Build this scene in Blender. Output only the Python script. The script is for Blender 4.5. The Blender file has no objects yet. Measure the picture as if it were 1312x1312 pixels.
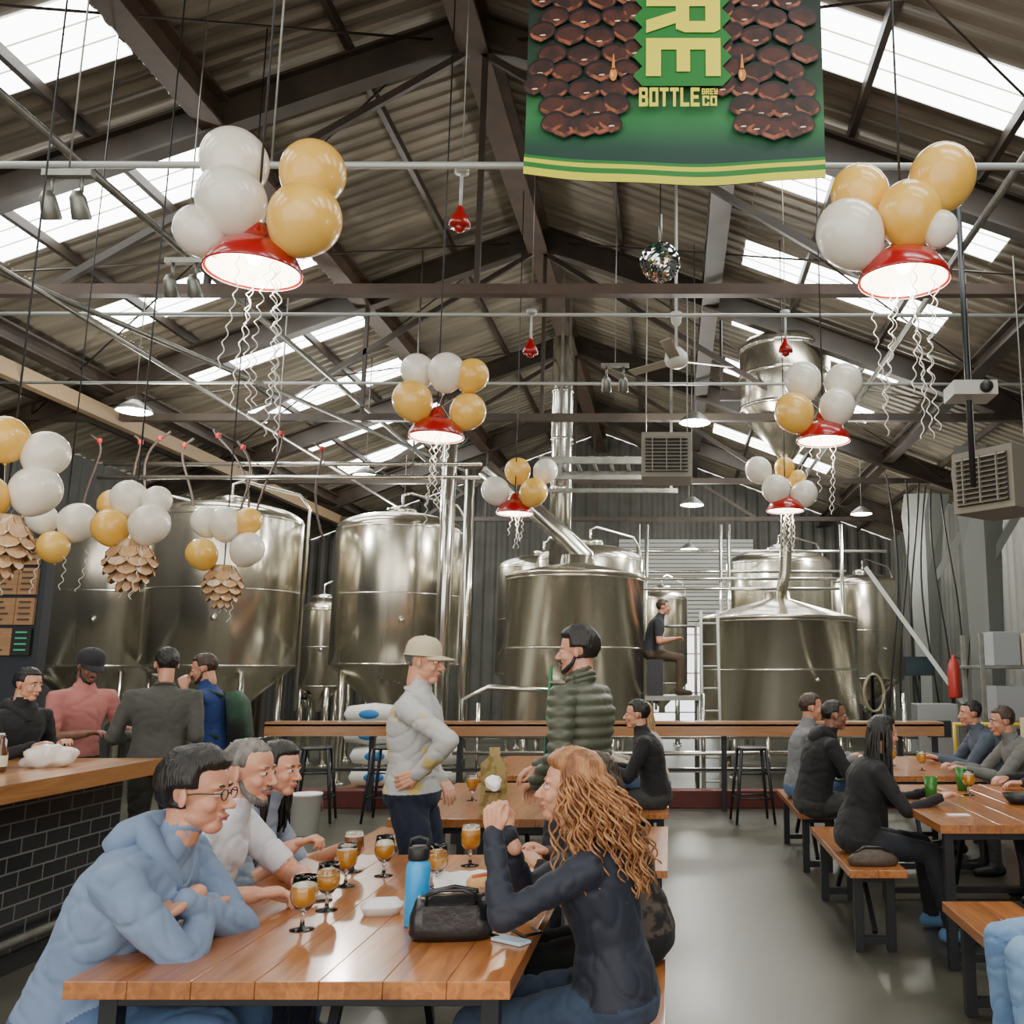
import bpy, math, random
import numpy as np
from math import sin, cos, pi, radians, sqrt, exp
from mathutils import Vector, Matrix, noise
random.seed(7)
SC = bpy.context.scene
def V(*a): return Vector(a)
UP = V(0,0,1)

# ------------------------------------------------------------------ materials
MC = {}
def M(name, col, rough=.5, metal=0., col2=None, vs=5., stretch=(1,1,1), bump=0., bs=30., bstretch=None,
      coat=0., em=None, es=0., trans=0., sheen=0., contrast=(.35,.65), detail=4, rvar=0.):
    if name in MC: return MC[name]
    m = bpy.data.materials.new(name); m.use_nodes = True
    nt = m.node_tree; N = nt.nodes; L = nt.links
    b = N['Principled BSDF']
    b.inputs['Base Color'].default_value = (*col,1)
    b.inputs['Roughness'].default_value = rough
    b.inputs['Metallic'].default_value = metal
    b.inputs['Coat Weight'].default_value = coat
    b.inputs['Coat Roughness'].default_value = .12
    b.inputs['Transmission Weight'].default_value = trans
    b.inputs['Sheen Weight'].default_value = sheen
    if em:
        b.inputs['Emission Color'].default_value = (*em,1)
        b.inputs['Emission Strength'].default_value = es
    if col2 or bump or rvar:
        tc = N.new('ShaderNodeTexCoord')
        def nz(sc, st, det):
            mp = N.new('ShaderNodeMapping'); mp.inputs['Scale'].default_value = st
            n = N.new('ShaderNodeTexNoise'); n.inputs['Scale'].default_value = sc
            n.inputs['Detail'].default_value = det
            L.new(tc.outputs['Object'], mp.inputs['Vector']); L.new(mp.outputs['Vector'], n.inputs['Vector'])
            return n
        if col2 or rvar:
            n1 = nz(vs, stretch, detail)
            r = N.new('ShaderNodeValToRGB')
            r.color_ramp.elements[0].position = contrast[0]; r.color_ramp.elements[1].position = contrast[1]
            c2 = col2 or col
            r.color_ramp.elements[0].color = (*col,1); r.color_ramp.elements[1].color = (*c2,1)
            L.new(n1.outputs['Fac'], r.inputs['Fac']); L.new(r.outputs['Color'], b.inputs['Base Color'])
            if rvar:
                mr = N.new('ShaderNodeMapRange')
                mr.inputs['From Min'].default_value=.3; mr.inputs['From Max'].default_value=.7
                mr.inputs['To Min'].default_value = max(.02,rough-rvar); mr.inputs['To Max'].default_value = rough+rvar
                L.new(n1.outputs['Fac'], mr.inputs['Value']); L.new(mr.outputs['Result'], b.inputs['Roughness'])
        if bump:
            n2 = nz(bs, bstretch or (1,1,1), 3)
            bp = N.new('ShaderNodeBump'); bp.inputs['Strength'].default_value = bump
            bp.inputs['Distance'].default_value = .01
            L.new(n2.outputs['Fac'], bp.inputs['Height']); L.new(bp.outputs['Normal'], b.inputs['Normal'])
    MC[name] = m
    return m

def wood(name, c1, c2, rough=.28, coat=.4, along='y', plank=.15):
    if name in MC: return MC[name]
    m = M(name, c1, rough, coat=coat); nt=m.node_tree; N=nt.nodes; L=nt.links; b=N['Principled BSDF']
    tc=N.new('ShaderNodeTexCoord'); mp=N.new('ShaderNodeMapping')
    mp.inputs['Scale'].default_value = {'y':(14,1.1,14),'x':(1.1,14,14),'z':(14,14,1.1)}[along]
    n=N.new('ShaderNodeTexNoise'); n.inputs['Scale'].default_value=2.2; n.inputs['Detail'].default_value=6; n.inputs['Distortion'].default_value=1.2
    r=N.new('ShaderNodeValToRGB'); r.color_ramp.elements[0].position=.3; r.color_ramp.elements[1].position=.7
    r.color_ramp.elements[0].color=(*c1,1); r.color_ramp.elements[1].color=(*c2,1)
    L.new(tc.outputs['Object'],mp.inputs['Vector']); L.new(mp.outputs['Vector'],n.inputs['Vector']); L.new(n.outputs['Fac'],r.inputs['Fac'])
    sx=N.new('ShaderNodeSeparateXYZ'); L.new(tc.outputs['Object'],sx.inputs['Vector'])
    dv=N.new('ShaderNodeMath'); dv.operation='DIVIDE'; dv.inputs[1].default_value=plank
    L.new(sx.outputs['X' if along!='x' else 'Y'],dv.inputs[0])
    fl=N.new('ShaderNodeMath'); fl.operation='FLOOR'; L.new(dv.outputs[0],fl.inputs[0])
    wn=N.new('ShaderNodeTexWhiteNoise'); wn.noise_dimensions='1D'; L.new(fl.outputs[0],wn.inputs['W'])
    mr=N.new('ShaderNodeMapRange'); mr.inputs['To Min'].default_value=.72; mr.inputs['To Max'].default_value=1.15
    L.new(wn.outputs['Value'],mr.inputs['Value'])
    mx=N.new('ShaderNodeVectorMath'); mx.operation='SCALE'; L.new(r.outputs['Color'],mx.inputs[0]); L.new(mr.outputs['Result'],mx.inputs['Scale'])
    L.new(mx.outputs['Vector'],b.inputs['Base Color'])
    return m

def brickmat(name, c1, c2, mortar, bw, bh, axes=('Y','Z')):
    m=M(name,c1,.25); nt=m.node_tree; N=nt.nodes; L=nt.links; b=N['Principled BSDF']
    tc=N.new('ShaderNodeTexCoord'); sx=N.new('ShaderNodeSeparateXYZ'); cx=N.new('ShaderNodeCombineXYZ')
    L.new(tc.outputs['Object'],sx.inputs[0]); L.new(sx.outputs[axes[0]],cx.inputs['X']); L.new(sx.outputs[axes[1]],cx.inputs['Y'])
    br=N.new('ShaderNodeTexBrick'); br.inputs['Scale'].default_value=1; br.inputs['Brick Width'].default_value=bw; br.inputs['Row Height'].default_value=bh
    br.inputs['Mortar Size'].default_value=.005; br.inputs['Color1'].default_value=(*c1,1); br.inputs['Color2'].default_value=(*c2,1); br.inputs['Mortar'].default_value=(*mortar,1)
    L.new(cx.outputs[0],br.inputs['Vector']); L.new(br.outputs['Color'],b.inputs['Base Color'])
    bp=N.new('ShaderNodeBump'); bp.inputs['Strength'].default_value=.5; bp.inputs['Distance'].default_value=.004; bp.invert=True
    L.new(br.outputs['Fac'],bp.inputs['Height']); L.new(bp.outputs['Normal'],b.inputs['Normal'])
    return m

# ------------------------------------------------------------------ mesh builder
def frame(d):
    d=d.normalized()
    a = UP.cross(d)
    if a.length<1e-3: a=V(1,0,0)
    a.normalize(); return a, d.cross(a).normalized()
class MB:
    def __init__(s): s.v=[]; s.f=[]; s.m=[]; s.s=[]; s.mats=[]
    def mi(s,m):
        if m not in s.mats: s.mats.append(m)
        return s.mats.index(m)
    def add(s,vs,fs,mat,smooth=False,X=None):
        o=len(s.v); k=s.mi(mat)
        for p in vs:
            p=Vector(p); s.v.append(tuple(X@p if X else p))
        for f in fs: s.f.append(tuple(i+o for i in f)); s.m.append(k); s.s.append(smooth)
    def box(s,c,sz,mat,X=None,R=None):
        hx,hy,hz=sz[0]/2,sz[1]/2,sz[2]/2
        vs=[Vector((x,y,z)) for z in(-hz,hz) for y in(-hy,hy) for x in(-hx,hx)]
        if R: vs=[R@p for p in vs]
        vs=[p+Vector(c) for p in vs]
        s.add(vs,[(0,2,3,1),(4,5,7,6),(0,1,5,4),(2,6,7,3),(0,4,6,2),(1,3,7,5)],mat,False,X)
    def beam(s,a,b,w,h,mat,X=None):
        a=Vector(a);b=Vector(b);d=b-a;ax,ay=frame(d)
        vs=[]
        for p in(a,b):
            for i,j in((-1,-1),(1,-1),(1,1),(-1,1)): vs.append(p+ax*(i*w/2)+ay*(j*h/2))
        s.add(vs,[(3,2,1,0),(4,5,6,7),(0,1,5,4),(1,2,6,5),(2,3,7,6),(3,0,4,7)],mat,False,X)
    def ibeam(s,a,b,w,h,t,mat):
        a=Vector(a);b=Vector(b);ax,ay=frame(b-a)
        s.beam(a,b,t,h,mat); 
        for k in(-1,1): s.beam(a+ay*k*h/2,b+ay*k*h/2,w,t,mat)
    def tube(s,pts,rad,mat,n=10,cap=True,smooth=True,X=None,rounded=False):
        pts=[Vector(p) for p in pts]
        if not hasattr(rad,'__len__'): rad=[rad]*len(pts)
        rad=list(rad)
        if rounded:
            d0=(pts[0]-pts[1]).normalized(); d1=(pts[-1]-pts[-2]).normalized(); r0,r1=rad[0],rad[-1]
            A=[];RA=[];B=[];RB=[]
            for k in(80,55,28): A.append(pts[0]+d0*r0*sin(radians(k)));RA.append(r0*cos(radians(k)))
            for k in(28,55,80): B.append(pts[-1]+d1*r1*sin(radians(k)));RB.append(r1*cos(radians(k)))
            pts=A+pts+B; rad=RA+rad+RB
        vs=[];fs=[]; N=len(pts)
        ax=None
        for i,p in enumerate(pts):
            d=(pts[min(i+1,N-1)]-pts[max(i-1,0)])
            if d.length<1e-9: d=UP.copy()
            d.normalize()
            if ax is None: ax,_=frame(d)
            ax=(ax-d*ax.dot(d))
            if ax.length<1e-6: ax,_=frame(d)
            ax.normalize(); ay=d.cross(ax)
            for k in range(n):
                t=2*pi*k/n; vs.append(p+ax*(rad[i]*cos(t))+ay*(rad[i]*sin(t)))
        for i in range(N-1):
            for k in range(n):
                a=i*n+k;b=i*n+(k+1)%n; fs.append((a,b,b+n,a+n))
        if cap: fs.append(tuple(range(n-1,-1,-1))); fs.append(tuple((N-1)*n+k for k in range(n)))
        s.add(vs,fs,mat,smooth,X)
    def lathe(s,prof,c,mat,n=32,smooth=True,X=None,R=None):
        vs=[];fs=[];c=Vector(c)
        for r,z in prof:
            for k in range(n):
                t=2*pi*k/n; p=V(r*cos(t),r*sin(t),z)
                if R: p=R@p
                vs.append(p+c)
        for i in range(len(prof)-1):
            for k in range(n):
                a=i*n+k;b=i*n+(k+1)%n; fs.append((a,b,b+n,a+n))
        s.add(vs,fs,mat,smooth,X)
    def ell(s,c,r,mat,nu=16,nv=10,X=None,R=None,fn=None):
        if not hasattr(r,'__len__'): r=(r,r,r)
        vs=[];fs=[];c=Vector(c)
        for j in range(nv+1):
            ph=-pi/2+pi*j/nv; ph=max(-pi/2+1e-3,min(pi/2-1e-3,ph))
            for k in range(nu):
                t=2*pi*k/nu; p=V(r[0]*cos(ph)*cos(t),r[1]*cos(ph)*sin(t),r[2]*sin(ph))
                if fn: p=fn(p)
                if R: p=R@p
                vs.append(p+c)
        for j in range(nv):
            for k in range(nu):
                a=j*nu+k;b=j*nu+(k+1)%nu; fs.append((a,b,b+nu,a+nu))
        fs.append(tuple(range(nu-1,-1,-1))); fs.append(tuple(nv*nu+k for k in range(nu)))
        s.add(vs,fs,mat,True,X)
    def loft(s,rings,mat,n=24,e=2.2,smooth=True,X=None):
        vs=[];fs=[]
        for c,a,b in rings:
            for k in range(n):
                t=2*pi*k/n; ct,st=cos(t),sin(t)
                x=math.copysign(abs(ct)**(2/e),ct); y=math.copysign(abs(st)**(2/e),st)
                vs.append(Vector(c)+Vector(a)*x+Vector(b)*y)
        for i in range(len(rings)-1):
            for k in range(n):
                p=i*n+k;q=i*n+(k+1)%n; fs.append((p,q,q+n,p+n))
        fs.append(tuple(range(n-1,-1,-1))); fs.append(tuple((len(rings)-1)*n+k for k in range(n)))
        s.add(vs,fs,mat,smooth,X)
    def obj(s,name,loc=(0,0,0),parent=None,bevel=0,rot=None):
        me=bpy.data.meshes.new(name); me.from_pydata(s.v,[],s.f)
        for m in s.mats: me.materials.append(m)
        me.polygons.foreach_set('material_index',s.m); me.polygons.foreach_set('use_smooth',s.s); me.update()
        o=bpy.data.objects.new(name,me); SC.collection.objects.link(o); o.location=loc
        if rot: o.rotation_euler=rot
        if parent: o.parent=parent
        if bevel:
            b=o.modifiers.new('bevel','BEVEL'); b.width=bevel; b.segments=2; b.limit_method='ANGLE'
        return o
def mesh_obj(name,me,loc=(0,0,0),parent=None):
    o=bpy.data.objects.new(name,me); SC.collection.objects.link(o); o.location=loc
    if parent: o.parent=parent
    return o
def remesh(mb,voxel,it=3):
    o=mb.obj('tmp_shape'); r=o.modifiers.new('r','REMESH'); r.mode='VOXEL'; r.voxel_size=voxel; r.use_smooth_shade=True
    if it:
        k=o.modifiers.new('s','SMOOTH'); k.factor=.5; k.iterations=it
    dg=bpy.context.evaluated_depsgraph_get(); dg.update()
    me=bpy.data.meshes.new_from_object(o.evaluated_get(dg))
    old=o.data; bpy.data.objects.remove(o); bpy.data.meshes.remove(old)
    me.polygons.foreach_set('use_smooth',[True]*len(me.polygons))
    return me
def empty(name,loc=(0,0,0)):
    o=bpy.data.objects.new(name,None); o.empty_display_size=.1; SC.collection.objects.link(o); o.location=loc; return o

# ------------------------------------------------------------------ people
def skin(t):
    return M('skin_%d'%int(t*100),(.64*t+.02,.33*t+.005,.215*t),.42,col2=(.56*t+.02,.26*t,.16*t),vs=14,bump=.04,bs=180)
def cloth(name,c,c2=None,bump=.10,rough=.85,vs=4,bs=150):
    return M(name,c,rough,col2=c2 or tuple(x*.85 for x in c),vs=vs,bump=bump,bs=bs,sheen=.05)
HAIR=lambda n,c,c2: M(n,c,.42,col2=c2,vs=30,stretch=(1,1,.25),bump=.7,bs=90,bstretch=(1.5,1.5,.2))
H_BLACK=HAIR('hair_black',(.006,.005,.0045),(.016,.013,.011))
H_BROWN=HAIR('hair_brown',(.03,.017,.010),(.06,.034,.02))
H_GRAY=HAIR('hair_gray',(.09,.08,.07),(.24,.22,.20))
H_RED=HAIR('hair_auburn',(.20,.070,.022),(.52,.25,.10))
H_BLOND=HAIR('hair_blonde',(.35,.2,.09),(.55,.35,.18))
EYEW=M('eye_white',(.7,.68,.65),.2); IRIS=M('eye_iris',(.03,.018,.01),.15); LIP=M('lips',(.40,.13,.11),.4)
BLACK=M('matte_black',(.012,.012,.013),.5)

def ik(a,b,l1,l2,pole):
    d=b-a; L=d.length
    if L>l1+l2-.004: b=a+d*((l1+l2-.004)/L); d=b-a; L=d.length
    if L<abs(l1-l2)+.02: L=abs(l1-l2)+.02; b=a+d.normalized()*L; d=b-a
    x=(l1*l1-l2*l2+L*L)/(2*L); h=sqrt(max(0,l1*l1-x*x)); dn=d/L
    p=pole-dn*pole.dot(dn)
    if p.length<1e-4: p=frame(dn)[0]
    return a+dn*x+p.normalized()*h, b

def hand_mesh(w,d,n,side,curl,s,vox,mat):
    mb=MB(); d=d.normalized(); n=(n-d*n.dot(d)); n.normalize()
    a=d.cross(n)*(1 if side=='R' else -1)
    mb.tube([w-d*.05,w+d*.005],[.027*s,.025*s],mat,n=10,rounded=True)
    for off,ln,sp in((.029,.071,.10),(.010,.08,.02),(-.010,.074,-.05),(-.028,.058,-.14)):
        k=w+a*off*s+d*(.086-abs(off)*.25)*s
        mb.tube([w+a*off*.5*s,w+a*off*.9*s+d*.045*s,k],[.014*s,.0145*s,.0115*s],mat,n=8,rounded=True)
        dd=(d+a*sp).normalized(); p=k; pts=[p]; ang=0
        for fr,cm in((.45,1),(.30,1.2),(.25,.8)):
            ang+=radians(curl)*cm*(1+.1*(off<0))
            q=dd*cos(ang)+n*sin(ang); p=p+q*ln*fr*s; pts.append(p)
        mb.tube(pts,[.0094*s,.0086*s,.0078*s,.0066*s],mat,n=8,rounded=True)
    c=min(1,curl/45)
    mb.tube([w+a*.016*s+d*.015*s,w+a*.042*s+d*.048*s+n*.012*s,w+a*(.056-.02*c)*s+d*.078*s+n*(.02+.015*c)*s,w+a*(.058-.035*c)*s+d*.102*s+n*(.024+.025*c)*s],[.016*s,.0135*s,.0105*s,.0085*s],mat,n=8,rounded=True)
    return remesh(mb,vox,1)

def head_parts(root,c,yaw,pitch,s,C,hair,lod,extras):
    X=Matrix.Translation(c)@Matrix.Rotation(yaw,4,'Z')@Matrix.Rotation(pitch,4,'Y')@Matrix.Scale(s,4)
    sk=C['skin']; mb=MB()
    mb.ell((-.012,0,.030),(.096,.075,.088),sk,24,16)
    mb.ell((.020,0,-.022),(.066,.058,.086),sk,20,14)
    mb.ell((.014,0,-.062),(.056,.055,.040),sk)
    mb.ell((.052,0,-.094),(.030,.028,.024),sk)
    mb.tube([(.080,0,.010),(.094,0,-.012),(.106,0,-.033)],[.007,.0090,.0120],sk,n=8,rounded=True)
    for k in(-1,1):
        mb.ell((.094,.011*k,-.037),(.011,.008,.008),sk,10,6)
        mb.ell((.070,.030*k,.021),(.015,.024,.008),sk,12,6)
        mb.ell((.055,.037*k,-.030),(.024,.020,.024),sk,12,8)
        mb.ell((-.008,.077*k,-.006),(.018,.007,.030),sk,12,8,R=Matrix.Rotation(radians(20*k),3,'Z'))
    mb.ell((.080,0,-.060),(.013,.023,.0065),sk,12,6); mb.ell((.078,0,-.071),(.012,.019,.0065),sk,12,6)
    mb.tube([(-.028,0,-.03),(-.035,0,-.12)],[.054,.052],sk,n=14,rounded=True)
    me=remesh(mb,.0042 if lod==0 else (.006 if lod==1 else .009),2); me.materials.clear(); me.materials.append(sk)
    me.transform(X); mesh_obj('head',me,(0,0,0),root)
    e=MB()
    for k in(-1,1):
        e.ell((.0735,.030*k,.001),(.0125,.0135,.0082),EYEW,12,8); e.ell((.0830,.0305*k,.001),(.0045,.006,.006),IRIS,10,6)
        e.tube([(.083,.014*k,.022),(.086,.03*k,.026),(.074,.048*k,.021)],[.003,.0035,.002],C['hair'],n=6)
        e.tube([(.076,.016*k,.007),(.0855,.03*k,.0100),(.074,.045*k,.005)],[.003,.004,.0025],sk,n=5)
    e.tube([(.083,.024,-.066),(.0925,.008,-.0635),(.0925,-.008,-.0635),(.083,-.024,-.066)],[.003,.0050,.0050,.003],LIP,n=6)
    e.tube([(.083,.020,-.069),(.0905,0,-.0725),(.083,-.020,-.069)],[.003,.0055,.003],LIP,n=6)
    hm=C['hair']
    th={'short':.006,'bald':-.03,'buzz':.001,'full':.017,'long':.011,'curly':.02}[hair]
    nape=-.055 if hair in('short','buzz','full') else -.09
    def fn(p):
        q=p+V(-.014,0,.032); x,y,z=q
        def ss(a,b,v): t=max(0,min(1,(v-a)/(b-a))); return t*t*(3-2*t)
        jag=.006*noise.noise(q*70)
        b=ss(.012,.05,x)*(1-ss(.056+jag,.084,z))
        b=max(b,ss(-.016,.006,x+jag)*(1-ss(.0,.03,z)))
        b=max(b,1-ss(nape,nape+.03,z))
        if hair not in('long','curly'): b=max(b,ss(.050,.068,abs(y))*(1-ss(.008,.026,z))*ss(-.05,-.034,x))
        nn=noise.noise(q*38)*.05+noise.noise(V(q.x*90,q.y*90,q.z*30))*.045
        top=1+.35*max(0,z)/.1
        return p*(1+(th/.09*top+nn)*(1-b)-.24*b)
    e.ell((-.014,0,.032),(.097,.077,.089),hm,64,46,fn=fn)
    if 'beard' in extras:
        bm=C.get('beard',hm)
        e.tube([(.0,.058,-.028),(.018,.051,-.066),(.053,.031,-.098),(.072,0,-.106),(.053,-.031,-.098),(.018,-.051,-.066),(.0,-.058,-.028)],[.007,.012,.014,.016,.014,.012,.007],bm,n=10)
        e.tube([(.076,.028,-.066),(.093,.010,-.053),(.093,-.010,-.053),(.076,-.028,-.066)],[.004,.0055,.0055,.004],bm,n=8)
    if 'glasses' in extras:
        for k in(-1,1):
            e.tube([(.094,.030*k+.021*cos(t),.0+.016*sin(t)) for t in [2*pi*i/14 for i in range(15)]],.0018,BLACK,n=5)
            e.tube([(.094,.050*k,.004),(.03,.073*k,.006),(-.02,.078*k,.0)],.0018,BLACK,n=5)
        e.tube([(.095,.01,.003),(.095,-.01,.003)],.0018,BLACK,n=5)
    if 'cap' in extras:
        cm=C['cap']
        prof=[(.101,.028),(.103,.045),(.100,.075),(.088,.105),(.06,.128),(.02,.137),(.0,.138)]
        e.lathe([(r*.97,z) for r,z in prof],(-.012,0,.0),cm,28)
        e.tube([(-.012+.102*cos(t),.1*sin(t),.032) for t in [2*pi*i/24 for i in range(25)]],.005,cm,n=6)
        vs=[];fs=[]
        for i in range(13):
            t=radians(-62+124*i/12)
            for z in(.036,.030): 
                vs.append((-.012+.098*cos(t),.092*sin(t),z)); vs.append((-.012+.098*cos(t)+.082*max(0,cos(t*1.35)),.092*sin(t)*.98,z-.014*cos(t)-.02*abs(sin(t))**2))
        for i in range(12):
            a=i*4;b=a+4; fs+= [(a,a+1,b+1,b),(a+2,b+2,b+3,a+3),(a+1,a+3,b+3,b+1)]
        e.add(vs,fs,cm,True)
        e.ell((-.012,0,.138),.006,cm,8,5)
    R=X.to_3x3()
    if hair in('long','curly'):
        n={0:280,1:110,2:70}[lod] if hair=='curly' else {0:150,1:100,2:60}[lod]
        Ln=C.get('hairlen',.34)
        hb=MB()
        fwv=(R@V(1,0,0)); fwv.z=0; fwv.normalize()
        for i in range(n):
            az=radians(random.uniform(75,285) if hair=='long' else random.uniform(62,298)); el=random.uniform(-.15,1.0)
            p=X@(V(-.014,0,.03)+V(.1*cos(az)*cos(el),.084*sin(az)*cos(el),.095*sin(el)))
            out=(p-X@V(-.014,0,.03)); out.z=0
            if out.length>1e-4: out.normalize()
            st=14 if hair=='long' else 34
            vol=(.02 if hair=='long' else .085)*random.uniform(.3,1.15)
            ln=Ln*random.uniform(.75,1.1)*s
            ph=random.uniform(0,6.28); pts=[];rd=[]
            turns=0 if hair=='long' else random.uniform(3.0,5.2)
            bk_=random.uniform(.04,.11)
            for j in range(st):
                t=j/(st-1)
                q=p+out*(vol*sin(min(1,t*1.6)*pi/2))-UP*(ln+max(0,el)*.06)*t**1.1 - fwv*((bk_ if hair=='curly' else .02)*t)
                if turns:
                    rr=.011*min(1,t*4); q=q+V(cos(ph+turns*6.28*t),sin(ph+turns*6.28*t),0)*rr
                else: q=q+V(noise.noise(V(i,t*2,0)),noise.noise(V(i,t*2,9)),0)*.012
                pts.append(q); rd.append((.0042 if turns else .0075)*(1-.55*t)+.0008)
            hb.tube(pts,rd,hm,n=5)
        hb.obj('hair_locks',(0,0,0),root)
    for i,p in enumerate(e.v): e.v[i]=tuple(X@Vector(p))
    e.obj('face_and_hair',(0,0,0),root)

def person(name,x,y,yaw=0,H=1.75,seat=None,lean=(0,0),hands=None,poles=None,feet=None,head=None,
           female=False,C=None,sleeve='long',hair='short',lod=1,extras=(),curl=(25,25),hdir=None,hn=None,z=0,puffer=False,width=1.,hoff=0.):
    s=H/1.75; yw=radians(yaw); fw=V(cos(yw),sin(yw),0); lf=V(-sin(yw),cos(yw),0); O=V(x,y,z)
    hands=hands or {}; poles=poles or {}; feet=feet or {}; hdir=hdir or {}; hn=hn or {}
    root=empty(name,O)
    pz=.95*s if seat is None else seat+.10
    P0=V(0,0,pz); TL=.53*s
    l0,l1=radians(lean[0]),radians(lean[1])
    def sp(t):
        t*=s; n=8; p=P0.copy(); a=l0
        if t<=0: d=fw*sin(l0*.5)+UP*cos(l0*.5); return p+d*t, d, fw*cos(l0*.5)-UP*sin(l0*.5)
        for i in range(n):
            a=l0+(l1-l0)*((i+.5)/n*t/TL); p=p+(fw*sin(a)+UP*cos(a))*(t/n)
        a=l0+(l1-l0)*(t/TL)
        return p,(fw*sin(a)+UP*cos(a)),(fw*cos(a)-UP*sin(a))
    F=female
    rings=[(-.09,.11,.085),(-.05,.160,.118),(.0,.172 if not F else .178,.126),(.09,.155 if not F else .152,.115),(.17,.148 if not F else .124,.108 if not F else .095),
           (.27,.163 if not F else .138,.12 if not F else .108),(.35,.178 if not F else .150,.124 if not F else .122),(.41,.178 if not F else .150,.108),(.455,.140 if not F else .115,.086),(.49,.08,.066),(.53,.056,.058)]
    tm=C['shirt']; body=MB(); R=[]
    for t,w,d in rings:
        p,di,fa=sp(t); k=width if t<.46 else 1
        R.append((p,lf*w*s*k,fa*d*s*k*(1.08 if puffer and t<.44 else 1)))
    body.loft(R,tm)
    segs=[]
    labs=['shirt','pants','skin','shoe','sleeve','neck']
    pl=[sp(t)[0] for t in(.03,.15,.27,.40,.455)]
    for a,b,r in zip(pl[:-1],pl[1:],(.16,.14,.16,.15)): segs.append((a,b,r*s,'shirt'))
    nb,nd,nf=sp(.50)
    if not head: head=(yaw,0)
    hy,hp=radians(head[0]),radians(head[1]); hf=V(cos(hy),sin(hy),0)
    hc=nb+ (nd*.5+UP*.5).normalized()*.162*s + nf*(.022+hoff)*s
    neck0=sp(.44)[0]
    body.tube([neck0,nb,hc-UP*.07*s-hf*.02*s],[.06*s,.054*s,.050*s],tm,n=14,rounded=True)
    segs.append((nb+nd*.005,hc,.058*s,'neck'))
    shw=(.180 if not F else .152)*s*width; sh,_,_=sp(.425)
    ra=(1 if not F else .86)*(1.12 if puffer else 1.)
    tips={}
    for sd,k in(('L',1),('R',-1)):
        S=sh+lf*k*shw
        if sd in hands: W=Vector(hands[sd])-O
        elif seat is not None: W=P0+fw*.30*s+lf*k*.13+UP*.09
        else: W=S-UP*.50*s+lf*k*.05+fw*.06
        po=Vector(poles[sd]) if sd in poles else (-UP*1.+lf*k*.5-fw*.35 if sd in hands or seat is not None else -fw+lf*k*.3)
        E,W=ik(S,W,.29*s,.255*s,po)
        body.tube([sh+lf*k*shw*.55,S+UP*.002,S.lerp(E,.35),S.lerp(E,.7),E],[.062*s,.061*s*ra,.054*s*ra,.047*s*ra,.043*s*ra],tm,n=14,rounded=True)
        body.tube([E,E.lerp(W,.3),E.lerp(W,.65),W],[.043*s*ra,.044*s*ra,.036*s*ra,(.028 if sleeve!='long' else .033)*s*ra],tm,n=14,rounded=True)
        if sleeve=='long': segs+= [(S,E,.06*s,'shirt'),(E,W+(W-E).normalized()*.03,.045*s,'shirt')]
        elif sleeve=='short': segs+= [(S,S.lerp(E,.62),.062*s,'shirt'),(S.lerp(E,.80),E,.045*s,'skin'),(E,W,.045*s,'skin')]
        elif sleeve=='rolled': segs+= [(S,E,.06*s,'shirt'),(E,E.lerp(W,.1),.045*s,'shirt'),(E.lerp(W,.3),W,.045*s,'skin')]
        dd=Vector(hdir[sd]) if sd in hdir else (W-E)
        nn=Vector(hn[sd]) if sd in hn else ((-UP) if abs(dd.normalized().z)<.6 else -lf*k)
        hm=hand_mesh(W,dd,nn,sd,curl[0 if sd=='L' else 1],s*(.92 if F else 1)*1.0,(.0042,.0055,.008)[lod],C['skin'])
        hm.materials.clear(); hm.materials.append(C['skin']); mesh_obj('hand_'+sd.lower(),hm,(0,0,0),root)
        tips[sd]=(W,(W-E).normalized())
        Hp=P0+lf*k*.088*s-UP*.03*s
        if sd in feet: A=Vector(feet[sd])-O
        elif seat is not None: A=V(0,0,.085)+fw*.42*s+lf*k*.13*s
        else: A=V(0,0,.085)+lf*k*.11*s+fw*(.03*k)
        K,A=ik(Hp,A,.44*s,.43*s,fw+UP*.9 if seat is not None else fw)
        body.tube([Hp,Hp.lerp(K,.3),Hp.lerp(K,.7),K],[.092*s,.086*s,.068*s,.058*s],tm,n=16,rounded=True)
        body.tube([K,K.lerp(A,.28),K.lerp(A,.65),A],[.058*s,.058*s,.048*s,.044*s],tm,n=14,rounded=True)
        fd=V(fw.x,fw.y,0)
        body.tube([A-fd*.035-UP*.04,A+fd*.06-UP*.042,A+fd*.15-UP*.05],[.038*s,.04*s,.031*s],tm,n=12,rounded=True)
        segs+= [(Hp,K,.08*s,'pants'),(K,A+UP*.03,.055*s,'pants'),(A-fd*.03-UP*.035,A+fd*.15-UP*.045,.04*s,'shoe')]
    segs.append((sp(-.09)[0],sp(-.02)[0],.16*s,'pants'))
    me=remesh(body,(.0090,.013,.019)[lod],(5,3,2)[lod])
    n=len(me.polygons); cc=np.empty(n*3); me.polygons.foreach_get('center',cc); cc=cc.reshape(-1,3)
    def near(pts):
        best=np.full(len(pts),1e9); lab=np.zeros(len(pts),int)
        for a,b,r,l in segs:
            a=np.array(a);b=np.array(b);d=b-a; t=np.clip(((pts-a)@d)/max(1e-9,d@d),0,1)
            ds=np.linalg.norm(pts-(a+t[:,None]*d),axis=1)/r
            m=ds<best; best[m]=ds[m]; lab[m]=labs.index(l)
        return lab
    nv=len(me.vertices); co=np.empty(nv*3); me.vertices.foreach_get('co',co); co=co.reshape(-1,3)
    no=np.empty(nv*3); me.vertices.foreach_get('normal',no); no=no.reshape(-1,3); lb=near(co)
    amp=(.0085,.008,.006)[lod]
    bdir=np.array(sp(.25)[1]); O2=V(x*3,y,0)
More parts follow.
